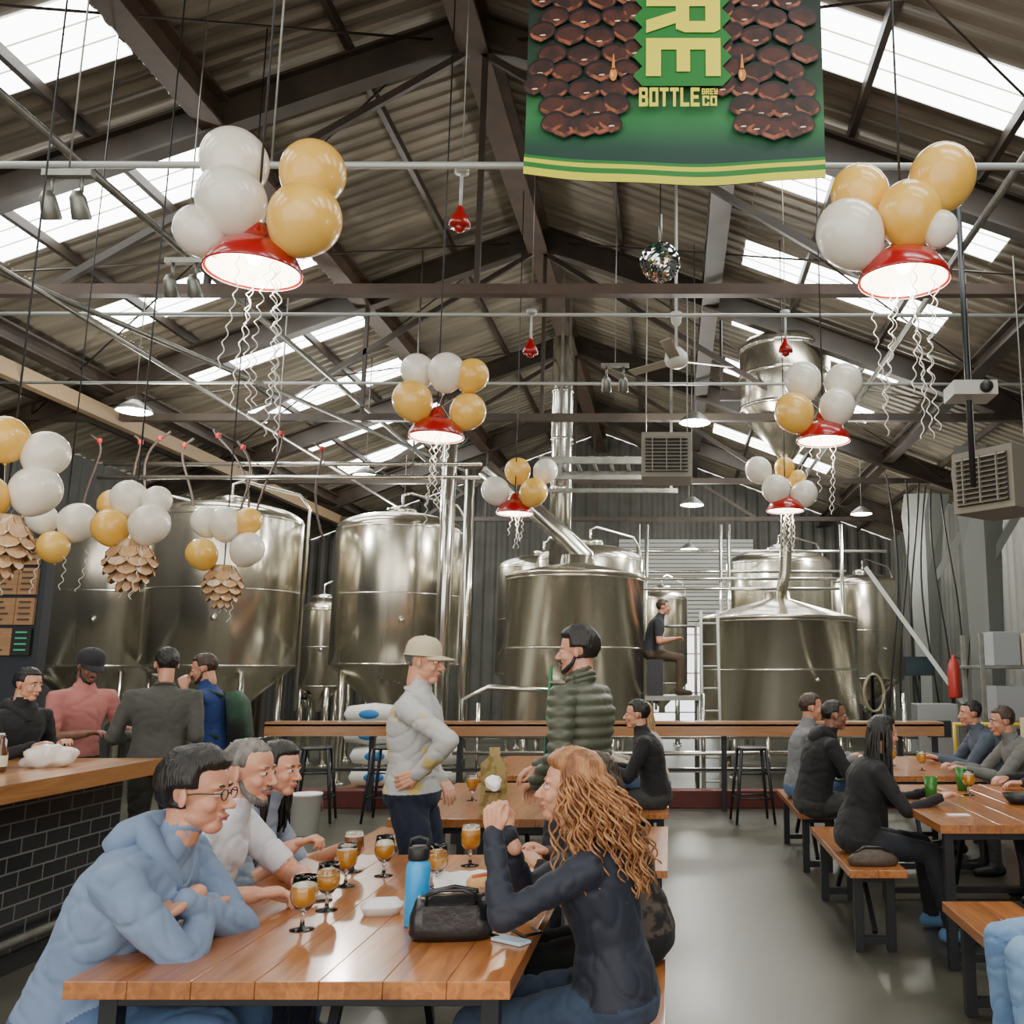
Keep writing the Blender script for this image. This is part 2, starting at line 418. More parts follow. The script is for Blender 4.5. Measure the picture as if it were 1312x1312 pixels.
    for i in range(nv):
        l=lb[i]
        if l in(0,1):
            p=Vector(co[i]); q=p+noise.noise_vector(p*3+O2)*.10; w=noise.noise(p*5+O2)
            n1=noise.noise(V((q.x+q.z*.6)*8,q.y*6,(q.z-q.x*.5)*10)+O2); n2=noise.noise(V((q.x-q.z*.7)*6,q.y*9,(q.z+q.x)*7)-O2)
            dsp=amp*(.45+w*.6)-amp*.75*exp(-(n1/.10)**2)-amp*.45*exp(-(n2/.08)**2)+.003
            if puffer and l==0: dsp=.013*abs(sin(float(co[i]@bdir)*pi/.055))-.002+.3*dsp
            co[i]+=no[i]*dsp
        elif l==3: co[i]+=no[i]*.004
    me.vertices.foreach_set('co',co.ravel()); 
    fl=near(cc)
    mats=[C['shirt'],C['pants'],C['skin'],C.get('shoe',BLACK),C['shirt'],C['skin']]
    me.materials.clear()
    for m in mats: me.materials.append(m)
    me.polygons.foreach_set('material_index',fl.astype(np.int32)); me.update()
    mesh_obj('body',me,(0,0,0),root)
    head_parts(root,hc,hy,hp,s*(.965 if not F else .935),C,hair,lod,extras)
    ex=MB(); used=False
    if 'hood' in extras:
        q,dq,fq=sp(.47); used=True
        ex.loft([(q-fq*.075*s-dq*.09*s,lf*.05,fq*.03),(q-fq*.095*s-dq*.04*s,lf*.11*s,fq*.05*s),(q-fq*.085*s+dq*.015*s,lf*.12*s,fq*.055*s),(q-fq*.07*s+dq*.06*s,lf*.085*s,fq*.04*s),(q-fq*.06*s+dq*.085*s,lf*.05*s,fq*.02*s)],C['shirt'],20)
        for k in(-1,1): ex.tube([q-fq*.07*s+lf*k*.06*s+dq*.045*s,q+lf*k*.085*s+dq*.03*s,q+fq*.06*s+lf*k*.055*s-dq*.0*s,q+fq*.10*s+lf*k*.012*s-dq*.045*s],[.035*s,.030*s,.026*s,.016*s],C['shirt'],n=12,rounded=True)
    if 'collar' in extras:
        q,dq,fq=sp(.492); used=True
        ex.tube([q+(lf*cos(t)*.070+fq*sin(t)*.068)*s+dq*(.010-.02*sin(t))*s for t in[2*pi*i/20 for i in range(21)]],.014*s if puffer else .009*s,C['shirt'],n=8)
        if puffer: ex.tube([q+(lf*cos(t)*.070+fq*sin(t)*.068)*s+dq*(.035-.02*sin(t))*s for t in[2*pi*i/20 for i in range(21)]],.013*s,C['shirt'],n=8)
    if 'cuffs' in extras:
        used=True
        for sd in('L','R'):
            W,dd=tips[sd]; ex.tube([W-dd*.03,W-dd*.0,W+dd*.015],[.034*s*ra,.036*s*ra,.031*s*ra],C['shirt'],n=12)
    if 'backpack' in extras:
        used=True; q,dq,fq=sp(.24)
        ex.loft([(q-fq*.20-dq*.2,lf*.10,fq*.05),(q-fq*.21-dq*.17,lf*.135,fq*.085),(q-fq*.21+dq*.1,lf*.13,fq*.08),(q-fq*.18+dq*.2,lf*.09,fq*.05)],C['pack'],20,3)
        for k in(-1,1): ex.tube([q-fq*.13+lf*k*.09+dq*.17,q+lf*k*.10+dq*.235-fq*.02,q+fq*.12+lf*k*.11+dq*.12,q+fq*.10+lf*k*.13-dq*.05,q-fq*.08+lf*k*.14-dq*.14],.014,C['pack'],n=8)
    if used: ex.obj('garment_details',(0,0,0),root)

def pc(shirt,pants,sk,hair,**k):
    d=dict(shirt=shirt,pants=pants,skin=skin(sk),hair=hair); d.update(k); return d
JEANS=cloth('denim',(.05,.095,.19),(.085,.145,.27)); NAVY=cloth('navy_cotton',(.010,.015,.036)); DARK=cloth('black_cotton',(.007,.007,.008),(.011,.011,.013)); CHAR=cloth('charcoal_wool',(.028,.030,.028),(.045,.047,.045))

person('man_in_blue_hoodie',-1.76,2.98,0,1.86,seat=.46,lean=(16,38),hands=dict(R=(-1.43,3.06,.84),L=(-1.44,2.92,.88)),poles=dict(R=(.5,-1,-.8),L=(.6,.8,-.8)),
  hdir=dict(R=(-.1,1,-.05),L=(-.35,-1,-.25)),C=pc(cloth('blue_fleece',(.16,.225,.35),(.21,.285,.42)),JEANS,.98,H_BLACK),hair='full',lod=0,extras=('glasses','hood','cuffs'),head=(0,2),width=1.08,curl=(20,20))
person('man_in_white_tshirt',-1.83,3.60,0,1.80,seat=.46,lean=(14,32),hands=dict(R=(-1.40,3.32,.81),L=(-1.34,3.60,.81)),poles=dict(R=(-.2,-1,-.5),L=(-.2,1,-.5)),
  C=pc(cloth('white_cotton',(.72,.73,.78),(.62,.64,.70)),NAVY,1.05,H_GRAY),sleeve='short',hair='buzz',lod=0,extras=('beard','collar'),head=(-6,4),curl=(30,30))
person('woman_in_gray_shirt',-1.95,4.15,0,1.70,seat=.46,lean=(18,34),hands=dict(R=(-1.52,3.98,.86),L=(-1.42,4.22,.80)),female=True,hdir=dict(R=(1,0,.35)),
  C=pc(cloth('bluegray_linen',(.22,.27,.35),(.29,.34,.42)),JEANS,1.08,H_BLACK,hairlen=.32),hair='long',lod=0,extras=('collar',),head=(-12,4),sleeve='rolled',curl=(30,45))
person('woman_with_curly_hair',-.17,3.13,180,1.70,seat=.46,lean=(6,20),hands=dict(L=(-.545,3.0,1.055),R=(-.53,3.17,1.03)),poles=dict(L=(-.1,-.5,-1),R=(-.1,.5,-1)),
  female=True,hdir=dict(L=(-.1,.05,1),R=(-.5,0,.9)),hn=dict(L=(.5,1,0),R=(.4,-1,0)),C=pc(cloth('navy_softshell',(.008,.011,.022),(.012,.016,.030),bump=.06,rough=.65),cloth('dark_denim',(.03,.05,.09)),1.08,H_RED,hairlen=.36),
  hair='curly',lod=0,extras=('collar','cuffs'),head=(184,-6),curl=(50,45),width=1.08,hoff=.01)
person('woman_in_patterned_jacket',-.10,3.86,180,1.60,seat=.46,lean=(12,30),female=True,C=pc(M('patterned_fleece',(.012,.010,.010),.9,col2=(.075,.055,.045),vs=22,contrast=(.45,.55)),DARK,1.,H_BROWN,hairlen=.18),hair='long',lod=1,head=(180,0),hands=dict(L=(-.50,3.75,.82),R=(-.5,4.0,.82)))
person('man_in_cap',-1.32,4.95,0,1.74,lean=(-2,4),hands=dict(R=(-1.25,4.76,1.05),L=(-1.22,5.16,.98)),poles=dict(R=(1,-.35,-.2),L=(-.4,.6,-.2)),hdir=dict(R=(-1,-.1,-.45)),hn=dict(R=(0,1,0)),
  C=pc(M('printed_jersey',(.47,.48,.47),.8,col2=(.58,.45,.14),vs=5,contrast=(.57,.66),bump=.1,bs=100),NAVY,1.0,H_GRAY,cap=cloth('tan_cap',(.55,.47,.33)),shoe=cloth('gray_shoe',(.2,.2,.2))),
  hair='buzz',lod=0,extras=('cap','collar','cuffs'),head=(-4,4),curl=(20,30),width=1.08)
person('man_in_puffer_jacket',-.47,5.02,158,1.80,lean=(-1,3),hands=dict(L=(-.68,4.90,1.0),R=(-.70,5.15,1.05)),
  C=pc(cloth('olive_nylon',(.060,.068,.042),(.08,.088,.058),rough=.5,bump=.04),cloth('dark_chino',(.04,.04,.045)),.98,H_BLACK),hair='full',lod=0,extras=('collar','beard'),puffer=True,head=(178,2),width=1.14)
person('man_in_black_shirt',-.12,7.9,180,1.76,seat=.46,lean=(8,20),C=pc(DARK,CHAR,.95,H_BLACK),lod=1,hands=dict(L=(-.55,7.8,.8),R=(-.55,8.05,.8)))
person('woman_with_blonde_hair',-.12,8.7,180,1.66,seat=.46,lean=(8,20),female=True,C=pc(cloth('cream_knit',(.5,.45,.38)),JEANS,1.05,H_BLOND,hairlen=.25),hair='long',lod=2,hands=dict(L=(-.55,8.6,.8),R=(-.55,8.85,.8)))
person('man_in_black_hoodie',-4.32,6.3,-20,1.60,lean=(4,12),C=pc(DARK,CHAR,.95,H_BLACK),lod=1,extras=('hood',),head=(-10,6),hands=dict(L=(-4.05,6.4,1.08),R=(-4.05,6.1,1.08)))
person('man_in_pink_tshirt',-4.35,7.0,-35,1.74,lean=(6,16),C=pc(cloth('pink_cotton',(.55,.20,.18)),CHAR,.38,H_BLACK,cap=cloth('black_cap',(.02,.02,.025))),sleeve='short',lod=1,extras=('cap','beard','collar'),head=(-35,22),hands=dict(L=(-3.95,7.05,1.12),R=(-4.1,6.75,1.12)))
person('man_in_gray_shirt',-3.58,6.72,112,1.74,lean=(2,6),C=pc(cloth('gray_shirt',(.062,.062,.054)),cloth('khaki_dark',(.05,.046,.038)),.9,H_BLACK),lod=1,extras=('collar',),head=(125,4),hands=dict(L=(-3.84,6.86,1.10),R=(-3.45,6.98,1.10)),poles=dict(L=(-.25,-.2,-1),R=(.25,-.2,-1)),width=1.1)
person('man_in_blue_tshirt',-3.62,7.6,190,1.72,lean=(4,14),C=pc(cloth('royal_blue_cotton',(.012,.04,.17)),CHAR,.9,H_BROWN,pack=cloth('black_green_pack',(.012,.016,.014),(.02,.08,.04))),sleeve='short',lod=1,extras=('beard','backpack'),head=(192,12),
  hands=dict(L=(-3.83,7.5,1.42),R=(-4.0,7.75,1.1)),hdir=dict(L=(-.3,0,1)),curl=(60,30))
person('woman_in_black_sweater',1.14,6.0,0,1.68,seat=.46,lean=(10,24),female=True,C=pc(DARK,cloth('black_denim',(.014,.016,.022)),.95,H_BLACK,hairlen=.46,shoe=cloth('blue_sneaker',(.12,.25,.45))),hair='long',lod=1,head=(20,2),hands=dict(L=(1.62,6.15,.80),R=(1.62,5.85,.80)),feet=dict(R=(1.62,5.75,.085),L=(1.6,6.1,.085)),width=1.16)
person('man_in_black_jacket',1.10,7.6,5,1.80,seat=.46,lean=(10,24),C=pc(DARK,CHAR,.35,H_BLACK),lod=1,hair='buzz',extras=('hood',),hands=dict(L=(1.6,7.8,.80),R=(1.6,7.5,.80)),width=1.14)
person('man_in_gray_hoodie',1.12,8.5,0,1.82,seat=.46,lean=(6,14),C=pc(cloth('heather_gray',(.18,.19,.20)),JEANS,.85,H_BROWN),lod=1,hands=dict(L=(1.6,8.7,.80),R=(1.6,8.4,.80)))
person('man_in_slate_jacket',2.90,8.55,180,1.76,seat=.46,lean=(14,28),C=pc(cloth('slate_jacket',(.07,.09,.125)),CHAR,.85,H_BLACK),lod=1,extras=('collar',),hands=dict(L=(2.35,8.45,.80),R=(2.35,8.7,.80)),head=(185,0))
person('man_in_gray_sweater',2.92,7.65,178,1.76,seat=.46,lean=(18,34),C=pc(cloth('gray_sweater',(.15,.15,.14)),CHAR,.8,H_BROWN),lod=1,extras=('collar',),hands=dict(L=(2.30,7.5,.80),R=(2.3,7.8,.80)),head=(180,6),width=1.08)
person('man_in_dark_coat',2.94,6.75,180,1.74,seat=.46,lean=(6,16),C=pc(DARK,CHAR,.85,H_BLACK),lod=2,hands=dict(L=(2.40,6.6,.80),R=(2.4,6.9,.80)))
person('person_in_blue_jeans',1.74,3.84,182,1.74,seat=.46,lean=(-4,4),C=pc(cloth('cream_hoodie',(.5,.48,.44)),cloth('light_denim',(.11,.22,.40),(.22,.34,.52)),1.,H_BROWN,shoe=cloth('white_sneaker',(.7,.7,.7))),lod=0,hands=dict(L=(1.72,3.62,.62),R=(1.72,4.0,.62)))
person('brewery_worker',-.30,13.3,0,1.74,seat=.50,z=1.22,lean=(10,24),C=pc(cloth('dark_work_shirt',(.02,.025,.03)),cloth('brown_canvas',(.08,.053,.03)),.85,H_BROWN,shoe=cloth('brown_boot',(.05,.03,.02))),sleeve='short',lod=2,hands=dict(L=(.05,13.45,2.0),R=(.05,13.15,2.0)))

# ------------------------------------------------------------------ room
XR=-1.9; HR=8.0; SL=.38; HW=7.8; YB=25.0; YF=-3.0
XL=XR-HW; XRT=XR+HW; ZE=HR-SL*HW
def roofz(x): return HR-SL*abs(x-XR)
ROOF=M('roof_sheet',(.125,.108,.080),.5,.2,col2=(.24,.21,.16),vs=.9,stretch=(.5,3,1),bump=.2,bs=6)
SKYL=M('skylight_fibreglass',(.8,.85,.9),.6,em=(.98,1.0,.97),es=12.0)
STEELB=M('painted_steel_brown',(.022,.015,.010),.5,col2=(.042,.029,.019),vs=3)
STEELR=M('rusty_steel',(.052,.031,.020),.6,col2=(.078,.047,.030),vs=4)
GALV=M('galvanised',(.28,.28,.25),.4,.7,col2=(.2,.2,.175),vs=8)
CONDUIT=M('white_conduit',(.46,.49,.46),.4,.2)
WALLM=M('wall_corrugated',(.14,.145,.13),.6,.1,col2=(.21,.215,.195),vs=1.2,stretch=(1,1,.3))
SKYB=[7.1,9.25,11.45,13.65,16.0,18.2,20.4,22.6,4.9,2.7,.5]
def slab(sgn,x0,x1,ylist,mat,mb,off=0):
    P=.21; step=P/6
    for ya,yb in ylist:
        n=int(round((yb-ya)/step)); vs=[];fs=[]
        for i in range(n+1):
            y=ya+(yb-ya)*i/n; ph=(y/P)%1; w=.028*(1 if ph<.36 else (1-(ph-.36)/.14 if ph<.5 else (0 if ph<.86 else (ph-.86)/.14)))
            for d in(x0,x1): vs.append((XR+sgn*d,y,roofz(XR+sgn*d)+w+off))
        for i in range(n): a=2*i; fs.append((a,a+1,a+3,a+2))
        mb.add(vs,fs,mat,False)
iv=[];last=YF
for c in sorted(SKYB):
    iv.append((last,c-.37)); last=c+.37
iv.append((last,YB))
rb=MB()
for sg in(-1,1):
    slab(sg,0,2.85,[(YF,YB)],ROOF,rb); slab(sg,5.4,HW+.1,[(YF,YB)],ROOF,rb); slab(sg,2.85,5.4,iv,ROOF,rb)
rb.obj('ceiling')
for sg in(-1,1):
    for c in sorted(SKYB):
        b=MB(); b.add([(XR+sg*d,y,roofz(XR+sg*d)+.01) for d in(2.85,5.4) for y in(c-.37,c+.37)],[(0,1,3,2)],SKYL)
        for yy in(c-.12,c+.12): b.beam((XR+sg*2.85,yy,roofz(XR+2.85)-.0),(XR+sg*5.4,yy,roofz(XR+5.4)-.0),.008,.012,GALV)
        b.obj('window_skylight')
fl=MB(); FLOOR=M('floor_concrete',(.058,.056,.042),.36,col2=(.092,.089,.068),vs=1.1,detail=8,bump=.08,bs=60,rvar=.05)
fl.box((XR,(YF+YB)/2,-.05),(2*HW,YB-YF,.1),FLOOR); fl.obj('floor')
def corr_wall(name,a,b,h,mat,P=.3,dep=.04):
    mb=MB(); a=Vector(a);b=Vector(b);d=(b-a);L=d.length;d.normalize();nrm=V(-d.y,d.x,0); n=int(L/P)*4; vs=[];fs=[]
    for i in range(n+1):
        p=a+d*(L*i/n); o=nrm*(dep if (i%4) in(1,2) else 0)
        hh=h(p) if callable(h) else h
        vs+= [p+o,p+o+UP*hh]
    for i in range(n): k=2*i; fs.append((k,k+2,k+3,k+1))
    mb.add(vs,fs,mat); return mb.obj(name)
corr_wall('wall_left',(XL,YF,0),(XL,YB,0),ZE,M('wall_dark',(.035,.037,.034),.7,col2=(.06,.06,.055),vs=1.5))
corr_wall('wall_right',(XRT,YB,0),(XRT,YF,0),ZE,WALLM)
corr_wall('wall_back',(XL,YB,0),(XRT,YB,0),lambda p:roofz(p.x),M('wall_back_paint',(.060,.060,.052),.6,col2=(.095,.095,.082),vs=1.5))
d=MB(); WHT=M('door_white_glow',(.8,.82,.8),.4,em=(.95,1,.95),es=2.2)  # white door panel; its brightly lit look is put in as emission
d.box((0,0,1.35),(1.5,.08,2.7),WHT); 
for z in(.5,1.0,1.5,2.0,2.5): d.box((0,-.05,z),(1.5,.03,.03),GALV)
d.box((-.8,0,1.4),(.1,.14,2.8),GALV); d.box((.8,0,1.4),(.1,.14,2.8),GALV); d.box((0,0,2.78),(1.7,.14,.1),GALV)
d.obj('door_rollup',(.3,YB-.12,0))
sd=MB()
for i in range(20): sd.box((0,0,2.9+i*.11),(3.6,.03,.095),M('wall_siding_gray',(.40,.41,.38),.5))
sd.obj('wall_siding_panel',(.4,YB-.1,0),bevel=.01)

for fy in(3.8,8.2,12.6,17.0,21.4):
    f=MB()
    for sg in(-1,1):
        f.ibeam((XR,fy,HR-.30),(XR+sg*HW,fy,ZE-.30),.17,.32,.03,STEELB)
        f.ibeam((XR+sg*(HW-.35),fy,0),(XR+sg*(HW-.35),fy,ZE-.2),.18,.30,.03,STEELB if sg<0 else M('column_gray',(.17,.185,.17),.5))
    if fy>5:
        f.beam((XL+.3,fy,5.02),(XRT-.3,fy,5.02),.10,.10,STEELR if fy<10 else STEELB)
        for hx in(-2.4,0.1): f.beam((XR+hx,fy,5.02),(XR+hx,fy,roofz(XR+hx)-.3),.05,.05,STEELB)
        f.beam((XR-3.9,fy,5.02),(XR,fy,HR-.5),.05,.07,STEELB); f.beam((XR+3.9,fy,5.02),(XR,fy,HR-.5),.05,.07,STEELB)
    f.obj('ceiling_frame')
p=MB()
p.ibeam((XR,YF,HR-.36),(XR,YB-.1,HR-.36),.28,.38,.05,STEELR)
for sg in(-1,1):
    p.ibeam((XR+sg*2.45,YF,roofz(XR+2.45)-.28),(XR+sg*2.45,YB-.1,roofz(XR+2.45)-.28),.24,.30,.03,STEELR if sg<0 else STEELB)
    p.ibeam((XR+sg*5.9,YF,roofz(XR+5.9)-.3),(XR+sg*5.9,YB-.1,roofz(XR+5.9)-.3),.2,.2,.03,STEELB)
    for dd in(1.2,3.6,4.8,6.9): p.beam((XR+sg*dd,YF,roofz(XR+dd)-.07),(XR+sg*dd,YB-.1,roofz(XR+dd)-.07),.06,.10,STEELB)
p.beam((-7.7,YF,5.0),(-7.7,YB-.1,5.0),.12,.2,M('eave_beam_tan',(.15,.10,.05),.6))
for y0 in(3.8,8.2,12.6):
    for sg in(-1,1):
        p.tube([(XR+sg*7,y0,roofz(XR+7)-.3),(XR+sg*.4,y0+4.4,HR-.4)],.012,STEELB,n=6); p.tube([(XR+sg*.4,y0,HR-.4),(XR+sg*7,y0+4.4,roofz(XR+7)-.3)],.012,STEELB,n=6)
p.obj('ceiling_purlins')
pp=MB()
for (x,z,r) in((-4.3,5.2,.032),(2.55,5.2,.032),(-5.4,4.75,.022)): pp.tube([(x,YF,z),(x,20,z)],r,GALV,n=8)
pp.tube([(-6.5,3.,4.7),(-3.6,16,5.0)],.03,GALV,n=8)
for (y,z,r) in((5.3,4.62,.022),(8.75,5.02,.020),(10.6,4.9,.018)): pp.tube([(XL+.1,y,z),(XRT-.1,y,z-.03)],r,CONDUIT,n=8)
for x in(-4.9,-2.45,2.55):
    pp.tube([(x,5.3,4.62),(x,5.3,roofz(x)-.1)],.007,GALV,n=6)
pp.obj('ceiling_conduit')

# ------------------------------------------------------------------ tables
WT=wood('table_fir',(.30,.095,.022),(.56,.215,.058)); BSTEEL=M('black_steel',(.02,.021,.024),.4,.3)
def table(name,x0,x1,y0,y1,h=.75,top=.045,board=.16,ins=.12):
    mb=MB(); w=x1-x0; l=y1-y0; n=max(2,round(w/board)); bw=w/n
    for i in range(n): mb.box((-w/2+bw*(i+.5),0,h-top/2),(bw-.0012,l,top),WT)
    for sy in(-1,1):
        yy=sy*(l/2-ins)
        for sx in(-1,1): mb.box((sx*(w/2-.07),yy,(h-top)/2),(.05,.05,h-top),BSTEEL)
        mb.box((0,yy,h-top-.025),(w-.1,.045,.045),BSTEEL); mb.box((0,yy,.06),(w-.16,.04,.04),BSTEEL)
    mb.box((0,0,h-top-.03),(.05,l-2*ins,.04),BSTEEL)
    for sy in (-1,1): mb.beam((0,sy*(l/2-ins),.1),(0,sy*(l/2-ins-.35),h-top-.05),.03,.03,BSTEEL)
    mb.obj(name,((x0+x1)/2,(y0+y1)/2,0),bevel=.002)
T='dining_table'; B='dining_bench'
table(T,-1.59,-.42,2.62,4.34); table(T,-1.56,-.42,5.35,7.05); table(T,-1.56,-.42,7.55,9.25)
for a,b in((2.75,4.5),(5.45,6.95),(7.55,9.1)):
    table(B,-.33,-.02,a,b,.46,.04,.155,.15); table(B,-2.06,-1.74,a,b,.46,.04,.16,.15)
table(T,1.42,2.52,5.15,6.95); table(T,1.42,2.52,7.5,9.2); table(T,1.82,2.9,2.9,4.62)
for a,b in((5.45,6.95),(7.55,9.1)):
    table(B,.99,1.31,a,b,.46,.04,.16,.15); table(B,2.72,3.04,a,b,.46,.04,.16,.15)
table(B,1.30,1.64,3.2,4.75,.46,.045,.17,.15)

# ------------------------------------------------------------------ tabletop
GLASS=M('clear_glass',(.95,.97,.96),.02,trans=1.); BEER=M('hazy_beer',(.85,.36,.02),.15,coat=.6); AMBER=M('amber_beer',(.34,.10,.01),.12,coat=.6); FOAM=M('beer_foam',(.85,.78,.6),.8)
def goblet(x,y,z=.75,s=1.,beer=BEER,fill=.75):
    g=MB(); 
    g.lathe([(0,0),(.036,0),(.036,.003),(.008,.008),(.005,.03),(.006,.05),(.02,.058),(.036,.08),(.040,.10),(.037,.13),(.033,.155),(.0315,.155),(.0355,.13),(.0385,.10),(.034,.08),(.019,.062),(0,.056)],(0,0,0),GLASS,24)
    g.lathe([(0,.060),(.018,.064),(.033,.081),(.0378,.10),(.0368,.118),(.0358,.058+.1*fill),(0,.058+.1*fill)],(0,0,0),beer,24)
    g.lathe([(.0355,.0585+.1*fill),(.035,.063+.1*fill),(0,.064+.1*fill)],(0,0,0),FOAM,24)
    for i,p in enumerate(g.v): g.v[i]=(p[0]*s,p[1]*s,p[2]*s)
    g.obj('beer_glass',(x,y,z))
goblet(-1.16,3.12,s=1.05,fill=.68); goblet(-1.17,3.36,fill=.45); goblet(-1.23,3.72,fill=.75); goblet(-1.29,3.98,beer=AMBER,fill=.8); goblet(-.84,4.10,s=1.05,fill=.8); goblet(-.88,3.70,fill=.4); goblet(-1.14,3.90,fill=.6)
bt=MB(); BLUE=M('bottle_blue',(.02,.33,.72),.35,coat=.2)
bt.lathe([(0,0),(.036,0),(.039,.004),(.039,.175),(.036,.19),(.028,.198),(.028,.202),(0,.202)],(0,0,0),BLUE,28)
bt.lathe([(0,.2),(.031,.200),(.034,.204),(.034,.235),(.030,.242),(0,.243)],(0,0,0),BLACK,24); bt.tube([(-.03,0,.232),(-.026,0,.262),(0,0,.27),(.026,0,.262),(.03,0,.232)],.006,BLACK,n=8)
bt.obj('water_bottle',(-.815,3.17,.75))
hb=MB(); LEA=M('black_leather',(.010,.010,.012),.28,bump=.25,bs=40,coat=.2)
hb.loft([((0,0,0),(.115,0,0),(0,.05,0)),((0,0,.02),(.128,0,0),(0,.06,0)),((0,0,.07),(.125,0,0),(0,.055,0)),((0,0,.11),(.112,0,0),(0,.035,0)),((0,0,.125),(.10,0,0),(0,.014,0))],LEA,32,3.2)
hb.tube([(-.075,-.03,.10),(-.07,-.045,.135),(-.03,-.05,.148),(.03,-.05,.148),(.07,-.045,.135),(.075,-.03,.10)],.006,LEA,n=8)
hb.tube([(-.075,.03,.10),(-.07,.03,.13),(0,.04,.14),(.07,.03,.13),(.075,.03,.10)],.006,LEA,n=8)
hb.box((0,-.055,.075),(.16,.012,.06),LEA); hb.tube([(.11,0,.08),(.17,-.02,.03),(.22,-.04,.008),(.27,0,.008),(.24,.05,.01)],.005,LEA,n=6)
for kx in(-.075,.075): hb.ell((kx,-.05,.098),.007,GALV,8,6)
hb.obj('handbag',(-.67,3.03,.75),rot=(0,0,.1))
tg=MB(); tg.box((0,0,.006),(.12,.05,.010),M('tag_lightblue',(.50,.68,.82),.4)); tg.tube([(-.05,0,.008),(-.09,.01,.006),(-.12,-.01,.006)],.006,BLACK,n=6); tg.obj('key_tag',(-.48,2.98,.75),rot=(0,0,-.6),bevel=.003)
ph=MB(); ph.box((0,0,.004),(.075,.15,.008),M('phone_black',(.01,.01,.012),.08,coat=1)); ph.obj('smartphone',(-1.28,3.50,.75),rot=(0,0,-1.2),bevel=.003)
PAPER=M('white_paper',(.82,.82,.8),.7)
ct=MB(); ct.loft([((0,0,0),(.055,0,0),(0,.04,0)),((0,0,.025),(.068,0,0),(0,.052,0)),((0,0,.028),(.07,0,0),(0,.054,0)),((0,0,.03),(.06,0,0),(0,.045,0)),((0,0,.045),(.05,0,0),(0,.035,0))],PAPER,28,4); ct.obj('takeout_container',(-.97,3.32,.75),rot=(0,0,.2))
tr=MB(); vs=[];fs=[];n=22
for i in range(n):
    for j in range(n):
        u=(i/(n-1)-.5)*.38;v=(j/(n-1)-.5)*.32; r=max(abs(u)/.19,abs(v)/.16)
        vs.append((u,v,.006+.07*max(0,r-.45)**1.3*(1.3+.9*noise.noise(V(u*18,v*18,3)))+.006*abs(noise.noise(V(u*25,v*25,0)))))
for i in range(n-1):
    for j in range(n-1): a=i*n+j; fs.append((a,a+n,a+n+1,a+1))
tr.add(vs,fs,PAPER,False)
BUN=M('bun_brown',(.55,.28,.10),.6,col2=(.7,.42,.18),vs=20)
tr.loft([((-.07,.02,.03),(0,.012,0),(0,0,.01)),((-.055,.02,.032),(0,.03,0),(0,0,.024)),((.04,.03,.032),(0,.03,0),(0,0,.024)),((.06,.03,.03),(0,.012,0),(0,0,.01))],BUN,16); tr.tube([(-.05,.01,.056),(0,.02,.06),(.04,.03,.056)],.007,M('sausage',(.5,.1,.03),.3),n=8)
tr.ell((.03,-.06,.02),(.04,.03,.015),M('lettuce',(.2,.45,.08),.6),14,8); tr.obj('food_tray',(-.68,3.62,.75),rot=(0,0,.3))
fk=MB(); fk.tube([(-.08,0,.006),(.02,0,.006),(.05,0,.008)],[.004,.003,.006],PAPER,n=6); 
for q in(-1,0,1): fk.tube([(.05,q*.005,.008),(.085,q*.006,.008)],.0018,PAPER,n=5)
fk.obj('plastic_fork',(-1.0,4.0,.75),rot=(0,0,-.2))
nk=MB(); 
def nf(p): return p*(1+.45*noise.noise(p*60))
nk.ell((0,0,0),(.026,.028,.022),PAPER,24,16,fn=nf); nk.obj('paper_napkin',(-.555,3.04,1.205))
mn=MB(); KR=M('menu_card',(.50,.36,.14),.7,col2=(.34,.22,.06),vs=18,contrast=(.5,.56))
mn.add([(-.075,0,0),(.075,0,0),(.075,.0,.29),(.03,.0,.33),(.03,0,.38),(-.03,0,.38),(-.03,0,.33),(-.075,0,.29),(-.075,.006,0),(.075,.006,0),(.075,.006,.29),(.03,.006,.33),(.03,.006,.38),(-.03,.006,.38),(-.03,.006,.33),(-.075,.006,.29)],
  [(0,1,2,3,4,5,6,7),(15,14,13,12,11,10,9,8)]+[(i,i+8,(i+1)%8+8,(i+1)%8) for i in range(8)],KR)
mn.box((0,-.004,.14),(.09,.003,.012),M('menu_ink',(.08,.05,.02),.7)); mn.box((0,-.004,.2),(.1,.003,.03),M('menu_orange',(.6,.3,.05),.7)); mn.box((0,.01,.01),(.12,.06,.02),WT)
mn.obj('menu_stand',(-.99,5.40,.75))
GREEN=M('green_cup',(.03,.16,.02),.3)
for x,y in((1.62,6.05),(1.98,6.6)):
    g=MB(); g.lathe([(0,0),(.033,0),(.042,.15),(.039,.15),(.031,.006),(0,.006)],(0,0,0),GREEN,24); g.obj('drinking_cup',(x,y,.75))
goblet(1.95,6.35); goblet(2.05,7.9); goblet(1.9,8.3); goblet(-1.25,6.1); goblet(-.9,8.1)
bw=MB(); bw.lathe([(0,0),(.05,0),(.09,.06),(.085,.06),(.046,.006),(0,.006)],(0,0,0),BLACK,28); bw.obj('serving_bowl',(2.12,5.95,.75))
np_=MB(); np_.box((0,0,.002),(.12,.06,.004),PAPER); np_.obj('folded_receipt',(1.62,5.5,.75))
pu=MB(); pu.loft([((0,0,0),(.13,0,0),(0,.05,0)),((0,0,.03),(.15,0,0),(0,.06,0)),((0,0,.06),(.12,0,0),(0,.045,0)),((0,0,.085),(.05,0,0),(0,.02,0))],M('brown_canvas_bag',(.05,.035,.025),.6,col2=(.09,.06,.04),vs=40),28,2.4)
pu.tube([(-.12,0,.05),(-.05,0,.10),(.05,0,.10),(.12,0,.05)],.007,LEA,n=8); pu.obj('shoulder_bag',(1.15,5.60,.46))

